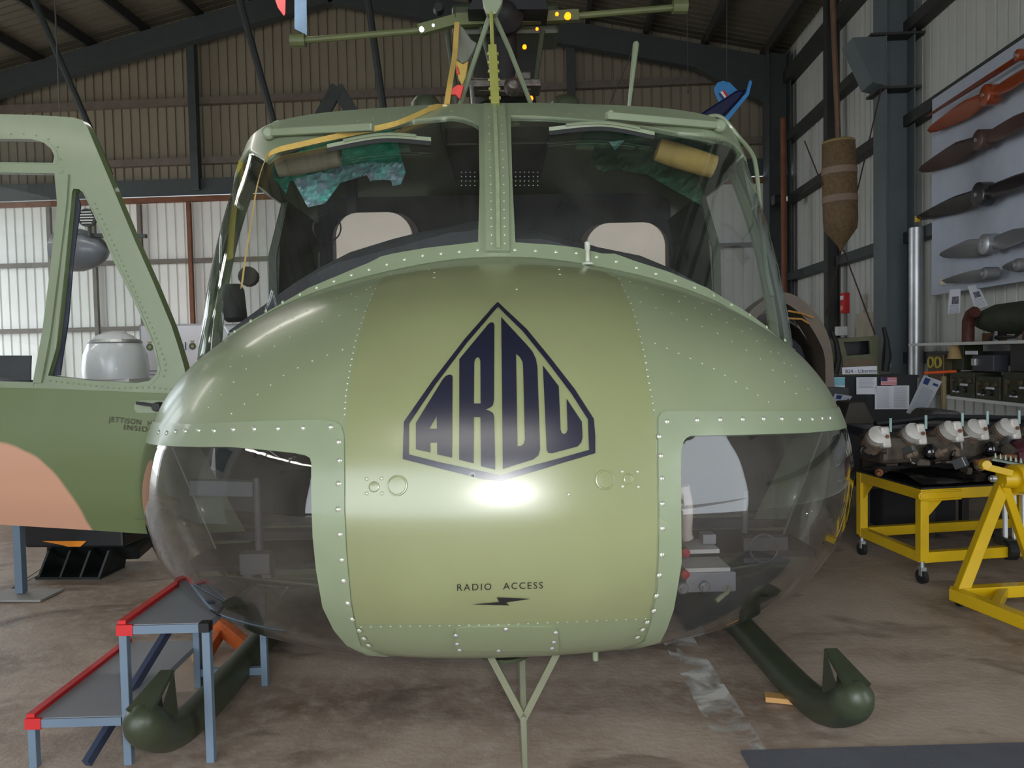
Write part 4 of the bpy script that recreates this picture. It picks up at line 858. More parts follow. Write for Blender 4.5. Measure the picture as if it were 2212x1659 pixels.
def lines(q, nn, u0, u1, v0, v1, k, m=INK, parent=None, name='text_lines', t=.25):
    mb = MB(); A, B, C, D_ = q
    rnd = random.Random(k)
    for i in range(k):
        v = v0 + (v1 - v0) * i / max(1, k - 1); e = u1 - rnd.uniform(0, .15) * (u1 - u0); h = (v1 - v0) / max(1, k - 1) * t if k > 1 else .05
        f = lambda u, v: (A.lerp(B, u)).lerp(D_.lerp(C, u), v) + nn * .002
        mb.add([f(u0, v), f(e, v), f(e, v + h), f(u0, v + h)], [(0, 1, 2, 3)])
    return mb.build(name, m, parent, fixn=False)
def patch(q, nn, u0, u1, v0, v1, m, name, parent):
    A, B, C, D_ = q; f = lambda u, v: (A.lerp(B, u)).lerp(D_.lerp(C, u), v) + nn * .002
    return MB().add([f(u0, v0), f(u1, v0), f(u1, v1), f(u0, v1)], [(0, 1, 2, 3)]).build(name, m, parent, fixn=False)
def paper(q, label, group='papers hung among the exhibits', k=9, photo=None, blue=None, m=PAPER, name='paper_sheet', u=(.1, .9), v=(.1, .9), cat='paper'):
    o, nn = sheetobj(q, m, name, label, cat, group)
    q = [V(x) for x in q]
    if k: lines(q, nn, u[0], u[1], v[0], v[1], k, parent=o)
    if photo: patch(q, nn, *photo, PHOTO, 'photo_print', o)
    for bb in (blue or ()): patch(q, nn, *bb, NAVY, 'blue_print', o)
    return o
paper(quad(2052, 626, 2075, 624, 2074, 676, 2047, 678, 7.9), 'white tag with a photo hanging under the board, left one', photo=(.25, .85, .3, .62), k=7, v=(.66, .95), name='paper_tag', cat='tag')
paper(quad(2090, 618, 2113, 614, 2134, 660, 2107, 668, 7.7), 'curled white tag under the board, right one', photo=(.25, .8, .3, .55), k=7, v=(.6, .92), name='paper_tag', cat='tag')
# shelves
SHX = XW - .55
def shelf(px0, z, label, x0=SHX, y1=4.6):
    y0 = PA(px0, 760, 0, x0).y; c = ((x0 + XW - .05) / 2, (y0 + y1) / 2, z - .015)
    return tag(MB().box(c, (XW - .05 - x0, abs(y0 - y1), .03)).build('wall_shelf', WHITE, bevel=.003), label, 'shelf', 'white wall shelves'), y0
s1, ys1 = shelf(1962, 1.37, 'long white shelf carrying the dark green bomb shape'); s2, ys2 = shelf(2044, .82, 'lower white shelf carrying dark green radio sets')
s3, ys3 = shelf(2100, .42, 'lowest white shelf behind the engine')
bk = MB().box((XW - .07, (ys1 + 4.6) / 2, 1.08), (.02, ys1 - 4.6, .5)).build('shelf_back_board', mat('white board', (214, 214, 218), .6)); tag(bk, 'white back board between the two shelves', 'board')
def onshelf(px, z, X=SHX + .2): p = PA(px, 760, 0, X); return V((X, p.y, z))
# bomb shape on a brown stand
c = onshelf(2150, 1.37, SHX + .22); e = empty('bomb_casing', c, 'dark green tapered bomb casing on the top shelf', 'bomb')
ay = PA(2113, 690, 0, c.x).y - c.y
MB().lathe((0, ay, .21), (0, -1, 0), [(0, .01), (.02, .07), (.12, .10), (.35, .145), (.7, .15), (1.0, .12), (1.3, .05)], 24).build('casing', mat('mottled dark green', (56, 62, 50), .6, var=.25, scale=12), e, smooth=40)
MB().box((0, ay - .28, .04), (.2, .06, .08)).box((0, ay - .9, .04), (.2, .06, .08)).build('cradle', WOOD, e)
p = onshelf(2091, 1.37, SHX + .05); o = MB().tube([p, p + V((0, 0, .20)), p + V((0, -.05, .27)), p + V((0, -.12, .29))], .055, 14).build('rusty_elbow', mat('dark rust', (84, 44, 36), .6, var=.3, scale=20), smooth=50)
tag(o, 'rusty brown pipe elbow standing before the bomb casing', 'pipe')
p = onshelf(2160, 1.37, SHX + .04); o = MB().tube([p + V((0, .12, .02)), p + V((0, 0, .035)), p + V((0, -.22, .03)), p + V((0, -.27, .06))], [.03, .022, .012, .02], 8).lathe(p + V((0, .06, .0)), (0, 0, 1), [(0, .03), (.09, .02)], 8).build('hand_tool', BLACK, smooth=40); tag(o, 'black pistol-shaped tool lying on the top shelf', 'tool')
# things between the shelves
def item(px0, px1, z0, h, dep, m, name, label, cat, X=SHX + .1, bev=.006, group=None):
    y0 = PA(px0, 760, 0, X).y; y1 = PA(px1, 760, 0, X).y
    o = MB().box((dep / 2, 0, h / 2), (dep, abs(y0 - y1), h)).build(name, m, None, bevel=bev); o.location = (X, (y0 + y1) / 2, z0); tag(o, label, cat, group); return o
OLV = mat('dark olive equipment', (52, 56, 36), .5, var=.25, scale=15)
o = item(2004, 2038, .82, .42, .18, mat('brass brown metal', (92, 82, 62), .45, .3, var=.2, scale=20), 'lens_box', 'brown box with two yellow-ringed lenses on top', 'instrument', X=SHX + .05)
for dy in (.075, -.075):
    MB().lathe((-.001, dy, .34), (-1, 0, 0), [(0, .062), (.02, .062), (.02, .045), (.005, .045)], 20).build('lens_ring', mat('yellow ring paint', (196, 176, 84), .5), o, smooth=30)
    MB().lathe((-.001, dy, .34), (-1, 0, 0), [(0, .043), (.008, .042)], 20).build('lens', BLACK, o)
o = MB().lathe((0, 0, 0), (0, 0, 1), [(0, .07), (.15, .035)], 14).build('tan_cone', mat('tan card', (176, 148, 100), .7)); o.location = onshelf(2062, 1.20, SHX + .06); tag(o, 'small tan cone hanging under the top shelf', 'cone')
item(2056, 2080, 1.08, .27, .2, OLV, 'equipment_case', 'tall dark olive case beside the tan cone', 'case', X=SHX + .14)
o = item(2100, 2146, 1.08, .16, .14, mat('slate grey plastic', (66, 66, 74), .5), 'camera_body', 'slate grey camera with a bright square lens on a green set', 'camera', X=SHX + .1)
MB().box((-.01, .12, .09), (.03, .07, .07)).build('camera_lens', SILVER, o, bevel=.004)
o = item(2085, 2110, 1.245, .035, .01, PAPER, 'name_card', 'small white card above the grey camera', 'card', X=SHX + .06, bev=0)
item(2182, 2240, 1.09, .26, .25, BLACK, 'black_case', 'black case under the top shelf at the right edge', 'case')
def radio(px0, px1, h, label):
    o = item(px0, px1, .82, h, .26, OLV, 'radio_set', label, 'radio', X=SHX + .03, group='dark green radio sets on the lower shelf')
    yl = o.dimensions.y
    for k in range(5): MB().lathe((0, (k / 4 - .5) * yl * .7, h * (.3 if k % 2 else .65)), (-1, 0, 0), [(0, .028), (.012, .028), (.02, .02)], 12).build('dial', BLACK if k % 2 else MATS['brass brown metal'], o)
    MB().box((-.006, -.05, h * .5), (.012, .12, .02)).box((-.006, .1, h * .2), (.012, .1, .015)).build('name_plate', PAPER, o)
    MB().box((-.02, yl * .35, h * .5), (.015, .012, h * .5)).build('carry_handle', MATS['brass brown metal'], o)
    return o
radio(2052, 2104, .25, 'dark green radio set on the lower shelf, left of three'); radio(2108, 2160, .22, 'dark green radio set on the lower shelf, middle of three'); radio(2166, 2250, .27, 'dark green radio set at the photo edge, right of three')
item(2095, 2150, .42, .22, .2, mat('slate blue box paint', (74, 80, 96), .6), 'slate_box', 'slate blue box under the lower shelf', 'box')
item(2165, 2230, .42, .1, .2, STEEL, 'steel_tray', 'pale steel tray under the lower shelf', 'tray')
# turret front, dome and arch on a stand
TD = 6.4; zt = P(1870, 812, TD).z
def TP(px, py, dD=0): return P(px, py, TD + dD)
st = empty('exhibit_stand', (TP(1880, 812).x, TP(1880, 812).y, 0), 'dark timber stand table holding the turret front', 'table', rz=YAW)
wdt = (TP(2000, 812) - TP(1790, 812)).length
MB().box((0, .3, zt - .012), (wdt, .6, .024)).build('table_top', BLACK, st)
for i in (-1, 1):
    for j in (.05, .55): MB().box((i * wdt * .45, j, (zt - .025) / 2), (.05, .05, zt - .025)).build('leg', mat('dark reddish timber', (70, 38, 32), .6), st)
MB().box((0, .5, zt * .5), (wdt * .9, .02, zt * .8)).build('back_panel', BLACK, st); MB().box((0, .012, zt - .21), (wdt * .97, .02, .38)).build('front_apron', BLACK, st)
TG = mat('aged turret paint', (96, 98, 74), .5, var=.15, scale=12)
tu = empty('gun_turret_front', TP(1868, 812), 'grey green gun turret front with square opening and name card', 'turret', rz=YAW)
k_ = TD / F_PX
def tl_(px, py, y=0): return V(((px - 1868) * k_, y, (812 - py) * k_))
mb = MB()
p2, fs = fill2d([(1818, 811), (1822, 770), (1828, 730), (1916, 725), (1908, 770), (1906, 811)], [[(1838, 738), (1895, 736), (1893, 765), (1842, 768)]])
slab(p2, fs, lambda x, y: tl_(x, y, .05 + (811 - y) * .0012), (0, .03, 0), 'turret_face', TG, tu, bevel=.003)
MB().prism([tl_(1818, 811, .08), tl_(1828, 730, .18), tl_(1800, 735, .4), tl_(1796, 811, .3)], (0, .02, 0)).prism([tl_(1906, 811, .08), tl_(1916, 725, .18), tl_(1945, 735, .35), tl_(1962, 811, .3)], (0, .02, 0)).build('turret_side', mat('worn grey turret skin', (118, 118, 106), .5, var=.1), tu)
MB().box(tl_(1868, 765, .35), (.38, .2, .3)).build('turret_inside', BLACK, tu)
sheetobj([tu.matrix_world @ V((0, 0, 0))] * 0 + [tl_(1826, 776, .04), tl_(1894, 774, .04), tl_(1893, 792, .035), tl_(1825, 792, .035)], mat('brown window film', (92, 74, 50), .15, coat=1), 'film_pane', '', None, parent=tu)
c_, _ = sheetobj([tl_(1822, 793, .03), tl_(1898, 791, .03), tl_(1898, 808, .025), tl_(1822, 808, .025)], PAPER, 'name_card', '', None, parent=tu)
text_on('B24 - Liberator', tl_(1828, 805, .024), (1, 0, 0), (0, 0, 1), .043, 'card_lettering', mat('dark card ink', (50, 40, 60), .6), tu, space=1.05)
mb = MB(); mb.tube([tl_(1805, 805, 0), tl_(1812, 772, .0), tl_(1807, 740, .0), tl_(1797, 714, 0)], [.03, .028, .022, .016], 8).build('gun_arm', RUBBER, tu, smooth=True); mb = MB(); mb.tube([tl_(1912, 803, 0), tl_(1916, 770, 0), tl_(1915, 735, 0), tl_(1909, 708, 0)], [.032, .04, .022, .016], 8).build('gun_arm', RUBBER, tu, smooth=True)
sheetobj([tl_(1938, 770, .28), tl_(1960, 768, .28), tl_(1961, 796, .28), tl_(1940, 797, .28)], mat('purple photo print', (70, 62, 104), .5, rgb2=(160, 150, 180), scale=50), 'photo_card', '', None, parent=tu)
# arch with glossy dome
ar = empty('canopy_arch', P(1700, 830, 5.9), 'brown grey arch frame around a glossy black dome', 'canopy', rz=YAW); k5 = 5.9 / F_PX
def al(px, py, y=0): return V(((px - 1700) * k5, y, (830 - py) * k5))
pts_o = [(1560, 845), (1575, 760), (1615, 680), (1660, 642), (1690, 632), (1720, 640), (1755, 668), (1785, 715), (1799, 770), (1803, 845)]
pts_i = [(1783, 845), (1782, 775), (1768, 735), (1740, 690), (1712, 664), (1690, 655), (1660, 664), (1625, 700), (1595, 765), (1585, 845)]
p2, fs = fill2d([tuple(q[:2]) for q in catmull([V((a, b, 0)) for a, b in pts_o], 4)] + [tuple(q[:2]) for q in catmull([V((a, b, 0)) for a, b in pts_i], 4)])
slab(p2, fs, lambda x, y: al(x, y), (0, .22, 0), 'arch_frame', mat('taupe arch paint', (112, 100, 86), .55, var=.1), ar, smooth=40)
mb = MB(); mb.lathe(al(1690, 845, .3), (0, 0, 1), [(0, .36), (.15, .37), (.35, .33), (.5, .24), (.62, .1), (.65, .01)], 32).build('glossy_dome', mat('glossy black acrylic', (12, 14, 16), .04, coat=1, var=.01), ar, smooth=60)
mb = MB(); mb.tube([al(1695, 688, -.02), al(1730, 690, -.02), al(1745, 700, -.02)], .008, 6).tube([al(1700, 672, -.02), al(1730, 678, -.02), al(1755, 688, -.02)], .008, 6).build('ribbon_trim', mat('gold braid', (190, 140, 70), .5, var=.3, scale=60), ar, smooth=True)
MB().box(V((0, .1, -P(1700, 830, 5.9).z / 2 - .02)), (.85, .5, P(1700, 830, 5.9).z - .02)).build('arch_plinth', BLACK, ar)
# papers around the stand
def fl(px0, py0, px1, py1, D_): return quad(px0, py0, px1, py0 - .3, px1, py1 - .3, px0, py1, D_)
o = paper(fl(1801, 815, 1825, 851, 6.385), 'small picture sheet with a blue sky below the turret', k=0); patch([V(q) for q in fl(1801, 815, 1825, 851, 6.385)], -_fh, 0.02, .98, .02, .5, mat('sky blue print', (120, 180, 196), .5), 'sky_print', o)
paper(fl(1850, 815, 1894, 852, 6.385), 'white typed sheet in a sleeve below the turret name card', k=8, v=(.08, .6))
o, nn = sheetobj(fl(1903, 815, 1937, 832, 6.385), PAPER, 'flag_card', 'small stars and stripes flag card beneath the turret', 'flag'); q = [V(x) for x in fl(1903, 815, 1937, 832, 6.385)]
for i in range(7): patch(q, nn, 0, 1, i / 6.5, i / 6.5 + .08, RED, 'stripe', o)
patch(q, nn, 0, .4, 0, .54, NAVY, 'canton', o)
for g in range(2): paper(fl(1890 + g * 37, 834 - g, 1927 + g * 37, 884, 6.385), ('left' if g == 0 else 'right') + ' page of two grey typed pages hanging side by side', k=22, v=(.05, .93))
b1, nn = sheetobj(quad(1998, 811, 2035, 824, 1992, 905, 1960, 892, 5.6, .1), mat('pale info board', (176, 180, 186), .5), 'info_board', 'tall tilted information board with blue headings', 'sign', thick=.01); q = [V(x) for x in quad(1998, 811, 2035, 824, 1992, 905, 1960, 892, 5.6, .1)]
lines(q, nn, .1, .9, .28, .93, 22, parent=b1); patch(q, nn, .06, .36, .04, .2, NAVY, 'blue_crest', b1); patch(q, nn, .6, .9, .1, .16, NAVY, 'blue_heading', b1)
b2, nn = sheetobj(quad(1806, 851, 1841, 856, 1822, 885, 1796, 878, 5.4, .1), MATS['pale info board'], 'info_board', 'short information board leaning by the helicopter nose', 'sign', thick=.01); q = [V(x) for x in quad(1806, 851, 1841, 856, 1822, 885, 1796, 878, 5.4, .1)]
patch(q, nn, .06, .4, .05, .35, NAVY, 'blue_crest', b2); patch(q, nn, .55, .9, .2, .3, NAVY, 'blue_heading', b2); lines(q, nn, .1, .9, .5, .9, 6, parent=b2)
for b_1, px, py, D_ in ((b1, 1985, 900, 5.75), (b2, 1815, 880, 5.6)):
    p = P(px, py, D_); MB().tube([p, V((p.x, p.y + .1, 0))], .015, 8).build('sign_post', BLACK, b_1)
o = MB().tube([PA(2040, 805, 2, 1.05), P(2038, 882, P(2040, 805, 7).y - .1)], .03, 10) if False else None
p = P(2038, 885, 6.2); o = MB().tube([V((p.x, p.y, 0)), p + V((0, 0, .28))], .022, 10).build('timber_post', mat('tan timber', (128, 112, 82), .7)); tag(o, 'tan post rising behind the tilted information board', 'post')
o = MB().tube([p + V((-.16, 0, .31)), p + V((.1, 0, .32))], .012, 8).build('orange_bar', mat('orange paint', (214, 84, 30), .5)); tag(o, 'orange bar lying above the tan post', 'bar')
p = P(1852, 900, 5.1); o = MB().prism([P(1822, 917, 5.1), P(1835, 870, 5.1), P(1868, 868, 5.1), P(1893, 917, 5.1)], (.0, .25, .0)).build('dark_hood', mat('dark brown canvas', (58, 52, 46), .7, var=.15, bump=.4), bevel=.01); tag(o, 'dark canvas covered lump behind the engine', 'cover')
o = MB().prism([P(1985, 925, 5.0), P(2020, 886, 5.0), P(2075, 888, 5.0), P(2120, 925, 5.0)], (0, .3, 0)).build('supercharger_case', mat('sooty casting', (82, 80, 78), .55, .3, var=.3, scale=25), bevel=.03); tag(o, 'large sooty metal casting behind the row of cylinders', 'casting')
zb_ = P(2050, 926, 5.0).z; b0, b9 = P(1835, 926, 5.35), P(2250, 926, 5.25)
bn = empty('black_bench', (b0.x, b0.y, 0), 'low black covered bench behind the engine table', 'bench'); MB().beam(V((0, 0, zb_ - .03)), b9 - b0 + V((0, 0, zb_ - .03 - b9.z + b0.z)), .5, .06).build('bench_top', BLACK, bn)
dB = b9 - b0; dB.z = 0
for t_ in (.02, .35, .68, .98):
    for o_ in (-.2, .2): MB().box(dB * t_ + V((0, o_, zb_ / 2 - .03)), (.05, .05, zb_ - .06)).build('leg', mat('dark bench leg', (48, 42, 40), .7), bn)
MB().box(dB * .3 + V((0, 0, .2)), (.5, .4, .3)).build('crate', mat('dark cloth', (34, 34, 36), .9), bn, bevel=.02); MB().beam(dB * .02 + V((0, 0, .35)), dB * .98 + V((0, 0, .35)), .3, .03).build('under_shelf', MATS['dark bench leg'], bn)
# ------------------------------------------------ yellow engine table
A_ = P(1862, 1022, 4.72); B_ = P(1992, 1056, 4.12); C_ = P(2212, 1050, 4.22); exx = (C_ - B_); exx.z = 0; exx.normalize(); eyy = (A_ - B_); eyy.z = 0; LY = eyy.length; eyy.normalize()
zt2 = .535; O_ = V((B_.x, B_.y, 0)); TLn = 1.15
def tp(u, v, z): return O_ + exx * u + eyy * v + V((0, 0, z))
tb = empty('engine_table', tp(0, 0, 0), 'yellow steel trolley table with gusseted legs on castors', 'table')
def T2(u, v, z): return tp(u, v, z) - tp(0, 0, 0)
for u, v in ((0, 0), (0, LY), (TLn, 0), (TLn, LY), ):
    MB().beam(T2(u, v, .13), T2(u, v, zt2), .05, .05, up=eyy).build('leg', YEL, tb, bevel=.003)
    c = MB().tube([T2(u, v, .13), T2(u, v, .09)], .012, 8).box(T2(u, v, .07), (.03, .04, .05)).build('castor', SILVER, tb)
    MB().lathe(T2(u, v, .04) - exx * .013, exx, [(0, .04), (.026, .04)], 16).build('wheel', RUBBER, c)
for z0 in (zt2 - .03, .15):
    for a_, b_2 in (((0, 0), (TLn, 0)), ((0, LY), (TLn, LY)), ((0, 0), (0, LY)), ((TLn, 0), (TLn, LY))):
        MB().beam(T2(*a_, z0), T2(*b_2, z0), .045, .06).build('rail', YEL, tb, bevel=.003)
for u, v, du, dv in ((0, 0, 1, 0), (0, LY, 0, -1)):
    d_ = exx * du + eyy * dv; MB().prism([T2(u, v, zt2 - .05), T2(u, v, zt2 - .05) + d_ * .14, T2(u, v, zt2 - .19)], (exx.cross(d_).cross(d_) * 0 + d_.cross(V((0, 0, 1)))) * .006).build('gusset', YEL, tb)
mb = MB(); q = [T2(.22, -.03, zt2 - .012), T2(.0, -.03, zt2 - .012), T2(-.04, -.03, zt2 - .035), T2(0, -.03, zt2 - .058), T2(.22, -.03, zt2 - .058)]; mb.tube(catmull(q, 4), .006, 8).build('tow_loop', YEL, tb, smooth=True)
MB().prism([T2(-.02, -.02, zt2 - .002), T2(TLn + .02, -.02, zt2 - .002), T2(TLn + .02, LY + .02, zt2 - .002), T2(-.02, LY + .02, zt2 - .002)], (0, 0, .012)).build('table_top', BLACK, tb)
for i in range(3): MB().box(T2(.2 + i * .3, LY * .5, .21), (.22, .3, .08)).build('stored_part', BLACK, tb) if i == 5 else None
# black sheet draped over the table
mb = MB(); NU, NV = 30, 16; rnd = random.Random(5); gv = []
for i in range(NU + 1):
    for j in range(NV + 1): u = i / NU; v = j / NV; gv.append(tp(u * TLn, v * LY, zt2 + .02 + .045 * abs(sin(u * 9 + v * 5)) * (1 - abs(2 * v - 1)) ** .5 + rnd.uniform(0, .008)))
mb.add(gv, [(i * (NV + 1) + j, (i + 1) * (NV + 1) + j, (i + 1) * (NV + 1) + j + 1, i * (NV + 1) + j + 1) for i in range(NU) for j in range(NV)])
o = mb.build('plastic_sheet', mat('black polythene', (16, 16, 18), .3, coat=.3), smooth=True); tag(o, 'crumpled black polythene sheet under the engine', 'sheet')
# the engine: crankcase with a row of six cylinders
en = empty('aero_engine', tp(TLn / 2, LY * .5, zt2 + .09), 'old piston engine with a row of pale finned cylinders', 'engine')
def E2(u, v, z): return tp(u, v, z) - tp(TLn / 2, LY * .5, zt2 + .03)
MB().beam(E2(-.12, LY * .55, zt2 + .13), E2(TLn - .12, LY * .55, zt2 + .13), .26, .16).build('crankcase', mat('grimy crankcase', (84, 76, 66), .55, .4, var=.3, scale=20), en, bevel=.03)
CAL = mat('pale oxidised alloy', (196, 192, 186), .5, .2, var=.15, scale=25); CBR = mat('brown baked barrel', (116, 100, 86), .6, .2, var=.25, scale=25)
for i in range(6):
    u = -.12 + i * .2; b0 = E2(u, LY * .5, zt2 + .15); ax = (-eyy * .75 + V((0, 0, .55))).normalized(); prof = []
    for k in range(8): prof += [(k * .016, .062), (k * .016 + .006, .062), (k * .016 + .007, .05), (k * .016 + .015, .05)]
    ax = (ax + V((0, 0, random.uniform(-.2, .2))) + exx * random.uniform(-.25, .25)).normalized(); c = MB().lathe(b0, ax, prof, 16).build('cylinder', CBR, en, smooth=30)
    MB().lathe(b0 + ax * .13, ax, [(0, .06), (.04, .055), (.05, .03)], 14).build('cylinder_head', CAL, c, smooth=30)
    h = b0 + ax * .15 + exx * .03
    MB().beam(h + V((0, 0, .05)), h - V((0, 0, .07)) - eyy * .03, .055, .05, up=eyy).build('rocker_cover', CAL, c, bevel=.012)
    MB().lathe(h - eyy * .045 + V((0, 0, .0)), -eyy, [(0, .011), (.006, .011)], 10).build('cover_bolt', RUST, c)
    if i % 2: MB().lathe(E2(u + .08, LY * .28, zt2 + .12), -eyy, [(-.02, .02), (0, .04), (.02, .05), (.045, .04), (.055, .01)], 16).build('magneto_cap', mat('glossy black cap', (14, 14, 20), .12, coat=1), en, smooth=60)
    MB().tube([h + exx * .05 + V((0, 0, .02)), h + exx * .05 + V((0, 0, .1))], .008, 6).build('spark_plug', mat('pale teal plug', (150, 178, 176), .4), c)
MB().tube([E2(-.05, LY * .62, zt2 + .27), E2(.35, LY * .62, zt2 + .30), E2(TLn, LY * .62, zt2 + .26)], .02, 8).build('intake_pipe', BLACK, en, smooth=True)
rn = random.Random(11)
GR = [CBR, CAL, MATS['grimy crankcase'], RUST, BLACK, mat('dull steel part', (120, 122, 124), .4, .6, var=.2)]
for i in range(26):
    u = -.14 + rn.random() * 1.1; q = E2(u, LY * (.2 + rn.random() * .3), zt2 + rn.uniform(.0, .14)); m_ = GR[i % 6]; s_1 = rn.uniform(.018, .04); d_1 = V((rn.uniform(-1, 1), rn.uniform(-1, -.2), rn.uniform(-.6, .6))).normalized()
    if i % 3 == 0: MB().lathe(q, d_1, [(0, s_1 * .8), (.01, s_1), (.035, s_1), (.04, s_1 * .7), (.07, s_1 * .5), (.075, s_1 * .2)], 12).build('fitting', m_, en, smooth=40)
    elif i % 3 == 1: MB().tube(catmull([q, q + d_1 * .06, q + d_1 * .1 + V((0, 0, .05)), q + exx * .12 + V((0, 0, .08))], 3), s_1 * .3, 6).build('pipe', m_, en, smooth=True)
    else: MB().beam(q, q + d_1 * .07, s_1 * 1.2, s_1 * 1.5).build('bracket', m_, en, bevel=.005)
MB().tube([E2(.4, LY * .15, zt2 + .06), E2(.6, LY * .12, zt2 + .09), E2(.85, LY * .2, zt2 + .06)], .014, 8).build('oil_pipe', RUST, en, smooth=True)
# maroon and black unit on the right end
o = MB().lathe(P(2212, 985, 4.3) + V((.1, .06, -.03)), (-1, .1, 0), [(-.4, .14), (.05, .14), (.13, .10), (.16, .02)], 24).build('round_cover', mat('maroon rubber', (96, 26, 44), .6, rgb2=(26, 18, 22), scale=5)); tag(o, 'maroon and black rounded cover at the engine end', 'cover')
mb = MB()
for i in range(8): mb.lathe(P(2150 + i * 11, 987 + i * 2.2, 4.0), (0, 0, 1), [(-.006, .009), (.0, .009), (.022, .003)], 8)
mb.beam(P(2140, 992, 4.0), P(2225, 1008, 4.0), .03, .012); o = mb.build('toothed_strip', mat('pale green metal', (140, 156, 140), .45, .5)); tag(o, 'strip of small pale green studs before the maroon cover', 'strip')
# ------------------------------------------------ yellow A frame stand
ZB = .085; a0 = PA(2060, 1282, 2, ZB); a1 = PA(2300, 1268, 2, ZB); a2 = PA(2290, 1372, 2, ZB); hd = P(2172, 1030, 3.9)
an_ = empty('engine_stand', (a0.x, a0.y, 0), 'yellow A frame engine stand with a round rotating head', 'stand'); o3 = V((a0.x, a0.y, 0)); s_ = lambda p: p - o3
MB().beam(s_(a0), s_(a1), .06, .06).build('base_rail', YEL, an_, bevel=.004); MB().beam(s_(a0), s_(a2), .06, .06).build('base_rail', YEL, an_, bevel=.004)
MB().beam(s_(a0 + (a1 - a0) * .45), s_(a0 + (a2 - a0) * .42), .04, .045).build('cross_link', YEL, an_, bevel=.003)
MB().beam(s_(a0 + V((.03, 0, 0))), s_(hd), .06, .05, up=(0, 1, 0)).build('leg', YEL, an_, bevel=.005)
MB().beam(s_(P(2166, 1040, 3.85)), s_(P(2250, 1290, 4.0)), .04, .04, up=(0, 1, 0)).build('leg', YEL, an_, bevel=.005)
MB().lathe(s_(P(2170, 1035, 3.85)), (1, .1, 0), [(-.02, .045), (.05, .05), (.05, .075), (.08, .078), (.14, .078), (.14, .04), (.2, .04)], 24).build('rotating_head', YEL, an_, smooth=30)
MB().lathe(s_(P(2150, 1034, 3.8)), (-1, 0, 0), [(0, .018), (.02, .018), (.022, .010), (.03, .010)], 12).build('bearing_bolt', SILVER, an_, smooth=30)
MB().beam(s_(P(2120, 1006, 3.8)), s_(P(2185, 1022, 3.8)), .03, .035).lathe(s_(P(2128, 1004, 3.8)), (0, -1, 0), [(-.02, .026), (.02, .026)], 12).build('locking_handle', YEL, an_, bevel=.004)
for p in (a0 + V((.06, .06, 0)), a1, a2):
    c = MB().box(s_(p) - V((0, 0, .04)), (.05, .05, .02)).build('castor', SILVER, an_); MB().lathe(s_(V((p.x - .012, p.y, .035))), (1, 0, 0), [(0, .035), (.024, .035)], 14).build('wheel', RUBBER, c)
# white slatted rack on wheels behind it
e = empty('slatted_rack', PA(2190, 1215, 2, 0), 'white barred rack on a black base at the right edge', 'rack'); p0 = e.location.copy()
for i in range(5): MB().beam(P(2170 + i * 20, 1062, 4.25) - p0, P(2172 + i * 20, 1165, 4.25) - p0, .018, .018, up=(0, 1, 0)).build('bar', WHITE, e)
MB().beam(P(2160, 1168, 4.25) - p0, P(2290, 1185, 4.25) - p0, .12, .05).build('rack_base', BLACK, e); MB().lathe(P(2172, 1188, 4.2) - p0, (1, 0, 0), [(0, .055), (.05, .055)], 16).build('wheel', RUBBER, e)
# ------------------------------------------------ items on the right wall
p = PA(1825, 655, 0, XW - .3); o = MB().box((0, 0, 0), (.08, .16, .30)).build('fire_sign', RED, bevel=.005); o.location = p; tag(o, 'red fire hose sign on the right wall column', 'sign')
MB().box((-.045, 0, .08), (.01, .1, .06)).build('sign_panel', PAPER, o); MB().lathe((-.04, 0, -.07), (-1, 0, 0), [(0, .045), (.015, .04)], 16).build('call_button', mat('pale red', (230, 120, 110), .4), o)
p = P(1690, 432, 13.5); o = MB().box((0, 0, 0), (.34, .2, .16)).build('flood_lamp', BLACK, bevel=.01); o.location = p; tag(o, 'small black floodlight box high in the far corner', 'lamp'); MB().box((0, -.105, 0), (.1, .012, .08)).build('lamp_glass', mat('lit lamp glass', (220, 230, 210), .3, emit=(220, 235, 210), estr=1.2), o)
p = PA(1890, 702, 0, XW - .25); o = MB().box((0, 0, 0), (.1, 1.0, .36)).build('beige_cabinet', mat('beige board', (176, 168, 150), .7)); o.location = p; tag(o, 'beige panel fixed low on the right wall behind the turret', 'panel')
p = P(1817, 715, 11.3); o = MB().box((0, 0, 0), (.16, .1, .14)).build('white_box', WHITE, bevel=.01); o.location = p; tag(o, 'small white box on the wall beside the arch', 'box')
# hanging bomb shape
HD = 8.0; t = P(1811, 306, HD); bt = P(1817, 542, HD); e = empty('hanging_casing', t, 'brown banded wooden bomb shape hanging point down by ropes', 'bomb'); ax = bt - t; Lh = ax.length; k8 = HD / F_PX
BW = mat('old brown basketwork', (84, 64, 40), .7, rgb2=(110, 88, 56), scale=30, bump=.5, bscale=80)
MB().lathe((0, 0, 0), ax, [(0, 32 * k8), (.02, 33 * k8), (Lh * .3, 35 * k8), (Lh * .72, 35 * k8), (Lh * .80, 33 * k8), (Lh * .96, 6 * k8), (Lh, 3 * k8)], 28).build('wooden_body', BW, e, smooth=30)
for f_ in (.245, .50): MB().lathe(ax * f_, ax, [(0, 34.5 * k8), (0, 35.8 * k8), (.07, 36 * k8), (.07, 34.5 * k8)], 28).build('pale_band', mat('pale band', (128, 108, 92), .7), e, smooth=30)
MB().lathe(-ax.normalized() * .01, ax, [(0, 30 * k8), (.015, 34 * k8), (.03, 33 * k8)], 28).build('rim', mat('tan rim', (140, 118, 74), .6), e)
MB().tube([(0, 0, 0), P(1797, -40, HD) - t], .03, 8).build('hanging_pole', WOOD, e)
ROPE = mat('dark red rope', (70, 44, 44), .8)
